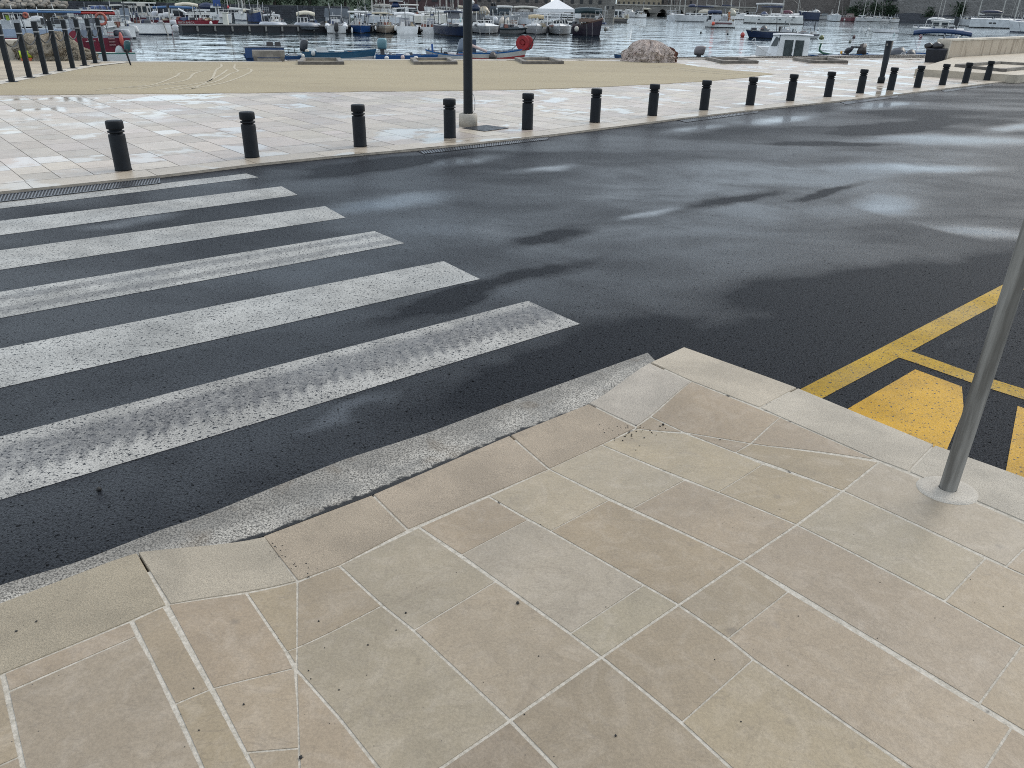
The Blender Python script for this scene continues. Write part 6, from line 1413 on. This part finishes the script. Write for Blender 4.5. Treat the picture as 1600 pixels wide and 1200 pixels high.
# land on the far shore
mb = MB(); mb.poly([farp(-500, 190) + Vector((0, 0, .9)), farp(300, 170) + Vector((0, 0, .9)), farp(900, 250) + Vector((0, 0, .9)), farp(1250, 330) + Vector((0, 0, .9)), farp(2100, 330) + Vector((0, 0, .9)), Vector((900, 1000, .9)), Vector((-700, 1000, .9))]); structure(mb.build('far_shore', plain('far_shore_ground', (.12, .115, .10), .9)))
# dark quay wall and trees, left
p, q = farp(-120, 150), farp(545, 135)
mb = MB(); wallblock(mb, p, q, -3, Zat(460, 8.5, 140), 6); o = tag(mb.build('harbour_wall', DARKW), 'dark blue grey harbour wall below the trees at the upper left', 'wall')
def leafmat():
    t = NT('dark_foliage'); c = t.mix(t.noise(.9, 4, .7), (.010, .022, .016), (.05, .075, .04)); return t.out(c, .7, 0, .2)
LEAF = leafmat()
mb = MB(); NHX, NHY = 40, 8
vs = []
for j in range(NHY + 1):
    for i in range(NHX + 1):
        x = -140 + 720 * i / NHX; c = farp(x, 158 + j * 6); hgt = (2.6 + 5.0 * j / NHY) * (1 + .5 * mnoise.noise(Vector((i * .55, j * .6, 2)))); vs.append((c.x, c.y, WZ + (.5 if j == 0 else hgt)))
mb.add(vs, [(j * (NHX + 1) + i, j * (NHX + 1) + i + 1, (j + 1) * (NHX + 1) + i + 1, (j + 1) * (NHX + 1) + i) for j in range(NHY) for i in range(NHX)], 0, True)
structure(mb.build('hillside', LEAF)); BARK = plain('dark_bark', (.05, .042, .035), .9)
rg = random.Random(21)
for k, (x, lb) in enumerate(((120, 'dark tree above the canvas covered boats at top left'), (235, 'dark tree above the red lettered boat'), (430, 'dark tree directly above the radar arch inflatable'), (485, 'dark leafy tree above the cream bimini inflatable'), (540, 'dark tree left of the maroon brick house'), (380, 'dark tree behind the sailboat bows'))):
    c = farp(x, 146 + (k % 3) * 4); c.z = Zat(460, 8.5, 140)
    t = thing('shore_tree', c, lb, 'tree', 'trees above the dark harbour wall')
    mb = MB(); mb.tube([(0, 0, -.1), (.2, .1, 1.6), (.1, -.1, 3.6)], [.28, .22, .15], 7)
    for a in range(4): mb.tube([(.15, 0, 1.2 + .3 * a), (1.5 * math.cos(a * 1.6), 1.5 * math.sin(a * 1.6), 2.4 + .3 * a), (2.5 * math.cos(a * 1.6), 2.4 * math.sin(a * 1.6), 3.2 + .4 * a)], [.1, .07, .03], 5)
    mb.build('trunk', BARK, t)
    mb = MB()
    for cl in range(70):
        cc = Vector((rg.gauss(0, 2.6), rg.gauss(0, 1.3), rg.uniform(-.3, 4.6))); rr = rg.uniform(.5, 1.1)
        for _ in range(34):
            v = Vector((rg.gauss(0, 1), rg.gauss(0, 1), rg.gauss(0, .8))).normalized() * rr * rg.random() ** .5 + cc
            a = Vector((rg.uniform(-1, 1), rg.uniform(-1, 1), rg.uniform(-1, 1))).normalized() * rg.uniform(.12, .26); e = a.cross(Vector((rg.uniform(-1, 1), rg.uniform(-1, 1), rg.uniform(-1, 1)))).normalized() * rg.uniform(.08, .16)
            mb.add([v - a, v + e, v + a, v - e], [(0, 1, 2, 3)])
    mb.build('crown', LEAF, t)
# rocky breakwater at the very left
ROCK = rock_mat('breakwater_rock', (.20, .18, .155), (.40, .37, .32), 1.2)
rg = random.Random(9)
for k in range(26):
    x = -30 + k * 5.4 + rg.uniform(-1.5, 1.5); row = k % 3
    c = farp(x, 112 + row * 2.2); c.z = Zat(x, 9.5 - row * 3 + rg.uniform(-.6, .6), 112 + row * 2.2)
    mb = MB(); mb.ell((0, 0, 0), (rg.uniform(.35, .75), .5, rg.uniform(.22, .36)), 8, 0, k * 3.3, .8)
    o = mb.build('boulder', ROCK, None, c, rg.uniform(0, 3)); tag(o, 'pale boulder in the rocky breakwater above the blue awning at top left', 'boulder', 'boulders of the breakwater at top left')
mb = MB(); wallblock(mb, farp(-120, 115), farp(96, 115), -3, Zat(30, 7.5, 115), 6); tag(mb.build('breakwater', plain('breakwater_core', (.10, .09, .08), .9, 0, .5, 1.5, .4)), 'low rubble breakwater carrying the boulders at top left', 'breakwater')
# maroon house
def house(lb, x0, x1, D, ytop, ybase, m, nwin, wy, name='brick_house', cat='house'):
    p, q = farp(x0, D), farp(x1, D); d, L, nn = along(p, q); z0, z1 = Zat((x0 + x1) / 2, ybase, D), max(Zat((x0 + x1) / 2, ytop, D), 4)
    t = thing(name, Vector((p.x, p.y, z0)), lb, cat); mb = MB()
    mb.slab([Vector((0, 0, z1 - z0)), d * L + Vector((0, 0, z1 - z0)), d * L + nn * 8 + Vector((0, 0, z1 - z0)), nn * 8 + Vector((0, 0, z1 - z0))], z1 - z0 + 2); mb.build('wall', m, t)
    for k in range(nwin):
        c = d * (L * (k + .5) / nwin) - nn * .03; za, zb = Zat((x0 + x1) / 2, wy[1], D) - z0, Zat((x0 + x1) / 2, wy[0], D) - z0
        mb = MB(); mb.box((c.x, c.y, (za + zb) / 2), (L / nwin * .34, .12, zb - za), 0, math.atan2(d.y, d.x)); mb.build('window', WINDK, t)
    e = Vector((0, 0, z1 - z0))
    mb = MB(); mb.slab([e - nn * .4 + Vector((0, 0, .25)), e + d * L - nn * .4 + Vector((0, 0, .25)), e + d * L + nn * 4 + Vector((0, 0, 1.6)), e + nn * 4 + Vector((0, 0, 1.6))], .24); mb.build('roof', plain('roof_tile', (.20, .09, .06), .8), t)
    return t
house('maroon brick house above the white sailboats left of the lamp post', 560, 745, 175, -14, 7.2, MAROON, 7, (-9, 2))
house('grey house front with pale windows right of the lamp post', 742, 860, 200, -14, 8, BROWN, 8, (-8, 3))
house('grey stone house left of the long bridge', 872, 958, 215, -12, 11, PALESTONE, 6, (0, 6))
# block-shaped hut
t = house('pale grey hut standing at the left end of the bridge', 946, 961, 200, 5.5, 24, PALESTONE, 2, (9, 14), 'stone_hut', 'hut')
# bridge
p, q = farp(940, 268), farp(1180, 285); d, L, nn = along(p, q)
zc, zd = Zat(1040, 7.8, 275) - WZ, Zat(1040, 9.6, 275) - WZ
t = thing('stone_bridge', p, 'long low stone bridge with dark arches across the water', 'bridge')
zs = 1.9; NA = 9; mb = MB()
for k in range(NA):
    a0_, a1_ = L * k / NA, L * (k + 1) / NA; wA = (a1_ - a0_) * .60; m0, m1 = (a0_ + a1_) / 2 - wA / 2, (a0_ + a1_) / 2 + wA / 2
    arc = [(m0 + wA * j / 10, .1 + (zs) * math.sin(math.pi * j / 10) ** .7) for j in range(11)]
    for yy in (0, 6):
        o_ = nn * yy
        pts = [(a0_, -2), (m0, -2)] + arc + [(m1, -2), (a1_, -2), (a1_, zd), (a0_, zd)]
        low = [d * a + o_ + Vector((0, 0, z)) for a, z in [(a0_, -2), (m0, -2), (m0, .1), (a0_, .1)]]; mb.poly(low)
        mb.poly([d * a + o_ + Vector((0, 0, z)) for a, z in [(m1, -2), (a1_, -2), (a1_, .1), (m1, .1)]])
        mb.poly([d * a + o_ + Vector((0, 0, z)) for a, z in [(a0_, .1), (m0, .1), (m0, zd), (a0_, zd)]]); mb.poly([d * a + o_ + Vector((0, 0, z)) for a, z in [(m1, .1), (a1_, .1), (a1_, zd), (m1, zd)]])
        for j in range(10):
            (xa, za), (xb, zb) = arc[j], arc[j + 1]; mb.poly([d * a + o_ + Vector((0, 0, z)) for a, z in [(xa, za), (xb, zb), (xb, zd), (xa, zd)]])
    for j in range(10):
        (xa, za), (xb, zb) = arc[j], arc[j + 1]; mb.poly([d * xa + Vector((0, 0, za)), d * xb + Vector((0, 0, zb)), d * xb + nn * 6 + Vector((0, 0, zb)), d * xa + nn * 6 + Vector((0, 0, za))])
mb.build('arches', PALESTONE, t)
mb = MB(); mb.slab([Vector((0, 0, zc)) - nn * .25, d * L + Vector((0, 0, zc)) - nn * .25, d * L + nn * 6.25 + Vector((0, 0, zc)), nn * 6.25 + Vector((0, 0, zc))], zc - zd); mb.build('parapet', plain('pale_parapet', (.36, .345, .31), .8, 0, .3, .6), t)
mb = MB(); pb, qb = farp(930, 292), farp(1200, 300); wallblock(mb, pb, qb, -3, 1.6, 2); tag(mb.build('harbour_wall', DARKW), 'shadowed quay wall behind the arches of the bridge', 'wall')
house('ochre stone house with many dark windows behind the bridge', 962, 1032, 320, -13, 8, rock_mat('ochre_stone', (.28, .24, .17), (.38, .33, .25), .5), 9, (3, 6.5), 'stone_house')
house('grey brown stone house behind the right half of the bridge', 1030, 1100, 330, -13, 9, BROWN, 8, (1, 6), 'stone_house')
# brown harbour wall and the fortress
p, q = farp(1080, 300), farp(1345, 300); mb = MB(); wallblock(mb, p, q, -3, 7, 6); t = tag(mb.build('harbour_wall', BROWN), 'brown masonry wall behind the white yachts at upper right', 'wall')
p, q = farp(1325, 290), farp(1900, 275); d, L, nn = along(p, q)
t = thing('fortress', p, 'massive grey stone fortress wall at the upper right corner', 'fortress')
mb = MB(); wallblock(mb, Vector(), q - p, -3, 9.5, 8); mb.build('wall', FORT, t)
mb = MB(); N_ = 30                                         # sloping, uneven foot of the wall
rs = []
for i in range(N_ + 1):
    f = i / N_; e = d * (L * f)
    rs.append([e - nn * (3 + mnoise.noise(Vector((i * .7, 0, 0))) * 1.2) + Vector((0, 0, -1)), e - nn * (2.0 + mnoise.noise(Vector((i * .9, 3, 0)))) + Vector((0, 0, 1.2 + mnoise.noise(Vector((i * .5, 5, 0))) * .8)), e - nn * .02 + Vector((0, 0, 2.2 + mnoise.noise(Vector((i * .4, 9, 0))) * 1.0))])
mb.rings(rs, 0, False, False, False); mb.build('rock_foot', DARKW, t)
for k in range(6):
    a = d * (L * (.115 + k * .0075)) - nn * .06; mb = MB(); mb.box((a.x, a.y, Zat(1414, 0, 288) - WZ + .4), (.55, .3, 1.6), 0, math.atan2(d.y, d.x)); mb.build('window_slit', WINDK, t)
rg = random.Random(4)
for k, (x, D, h) in enumerate(((1332, 288, .9), (1345, 288, 1.5), (1365, 287.5, 1.0), (1386, 287, 1.3), (1392, 287, .8), (1500, 283, 1.0), (1455, 285, .8))):
    c = farp(x, D - 2.2); mb = MB(); c.z = WZ + 1.5 + rg.uniform(0, 1.6)
    for _ in range(420):
        v = Vector((rg.gauss(0, 1.0), rg.gauss(0, .4), rg.gauss(.6, .9))) * h; a = Vector((rg.uniform(-1, 1), rg.uniform(-1, 1), rg.uniform(-1, 1))) * .3; e = Vector((rg.uniform(-1, 1), rg.uniform(-1, 1), rg.uniform(-1, 1))) * .22
        mb.add([v - a, v + e, v + a, v - e], [(0, 1, 2, 3)])
    tag(mb.build('wall_shrub', LEAF, None, c), ['dark shrub at the left end of the fortress wall', 'largest dark shrub on the fortress wall above the far sailboats', 'dark shrub above the sailboat with the clear mast', 'dark shrub left of the fortress windows', 'small dark shrub just below the fortress windows', 'dark shrub behind the mast cluster on the fortress wall', 'dark shrub above the cruiser with cream awning'][k], 'shrub', 'shrubs growing on the fortress wall')

# ------------------------------------------------------------------ sky and light
SUN_EL, SUN_AZ = R_(38), R_(52)                            # azimuth measured from +Y towards +X
wd = bpy.data.worlds.new('World'); sc.world = wd; wd.use_nodes = True
nt = wd.node_tree; N = nt.nodes; bg = N['Background']; bg.inputs['Strength'].default_value = .1
sky = N.new('ShaderNodeTexSky'); sky.sky_type = 'NISHITA'; sky.sun_disc = False; sky.sun_elevation = SUN_EL; sky.sun_rotation = SUN_AZ; sky.dust_density = 1.5
tc = N.new('ShaderNodeTexCoord'); sep = N.new('ShaderNodeSeparateXYZ'); nt.links.new(tc.outputs['Generated'], sep.inputs[0])
ad = N.new('ShaderNodeMath'); ad.operation = 'ADD'; nt.links.new(sep.outputs['Z'], ad.inputs[0]); ad.inputs[1].default_value = .22
cmb = N.new('ShaderNodeCombineXYZ')
for i, ax in enumerate('XY'):
    dv = N.new('ShaderNodeMath'); dv.operation = 'DIVIDE'; nt.links.new(sep.outputs[ax], dv.inputs[0]); nt.links.new(ad.outputs[0], dv.inputs[1]); nt.links.new(dv.outputs[0], cmb.inputs[i])
def wn(scale, detail, rough, loc):
    mp = N.new('ShaderNodeMapping'); nt.links.new(cmb.outputs[0], mp.inputs[0]); mp.inputs['Location'].default_value = loc
    n = N.new('ShaderNodeTexNoise'); nt.links.new(mp.outputs[0], n.inputs['Vector']); n.inputs['Scale'].default_value = scale; n.inputs['Detail'].default_value = detail; n.inputs['Roughness'].default_value = rough; return n.outputs['Fac']
def mr(f, a, b, lo, hi):
    n = N.new('ShaderNodeMapRange'); n.interpolation_type = 'SMOOTHSTEP'; nt.links.new(f, n.inputs[0])
    for i, v in enumerate((a, b, lo, hi)): n.inputs[i + 1].default_value = v
    return n.outputs[0]
cov = mr(wn(.9, 6, .6, (3.1, 1.7, 0)), .34, .50, 0, 1); br = mr(wn(1.5, 5, .6, (7.7, 2.2, 0)), .32, .68, 0, 1)
cc = N.new('ShaderNodeMix'); cc.data_type = 'RGBA'; nt.links.new(br, cc.inputs[0]); cc.inputs[6].default_value = (4.8, 5.5, 6.6, 1); cc.inputs[7].default_value = (9.6, 10.4, 11.2, 1)
mx = N.new('ShaderNodeMix'); mx.data_type = 'RGBA'; nt.links.new(cov, mx.inputs[0]); nt.links.new(sky.outputs[0], mx.inputs[6]); nt.links.new(cc.outputs[2], mx.inputs[7])
hz = N.new('ShaderNodeMix'); hz.data_type = 'RGBA'; nt.links.new(mr(sep.outputs['Z'], .02, .30, .72, 0), hz.inputs[0]); nt.links.new(mx.outputs[2], hz.inputs[6]); hz.inputs[7].default_value = (8.2, 10.4, 11.8, 1)
nt.links.new(hz.outputs[2], bg.inputs['Color'])
sun = bpy.data.objects.new('sun', bpy.data.lights.new('sun', 'SUN')); COL.objects.link(sun)
sun.data.energy = 1.25; sun.data.angle = R_(30); sun.data.color = (1, .93, .82)
sd = Vector((math.sin(SUN_AZ) * math.cos(SUN_EL), math.cos(SUN_AZ) * math.cos(SUN_EL), math.sin(SUN_EL)))
sun.rotation_euler = sd.to_track_quat('Z', 'Y').to_euler()
vs_ = sc.view_settings; vs_.view_transform = 'Standard'; vs_.look = 'None'; vs_.exposure = 0.5; vs_.gamma = 1.0
sc.render.engine = 'CYCLES'; sc.cycles.use_denoising = False; sc.cycles.filter_width = 1.0; sc.cycles.max_bounces = 6; sc.cycles.glossy_bounces = 3; sc.cycles.transparent_max_bounces = 4
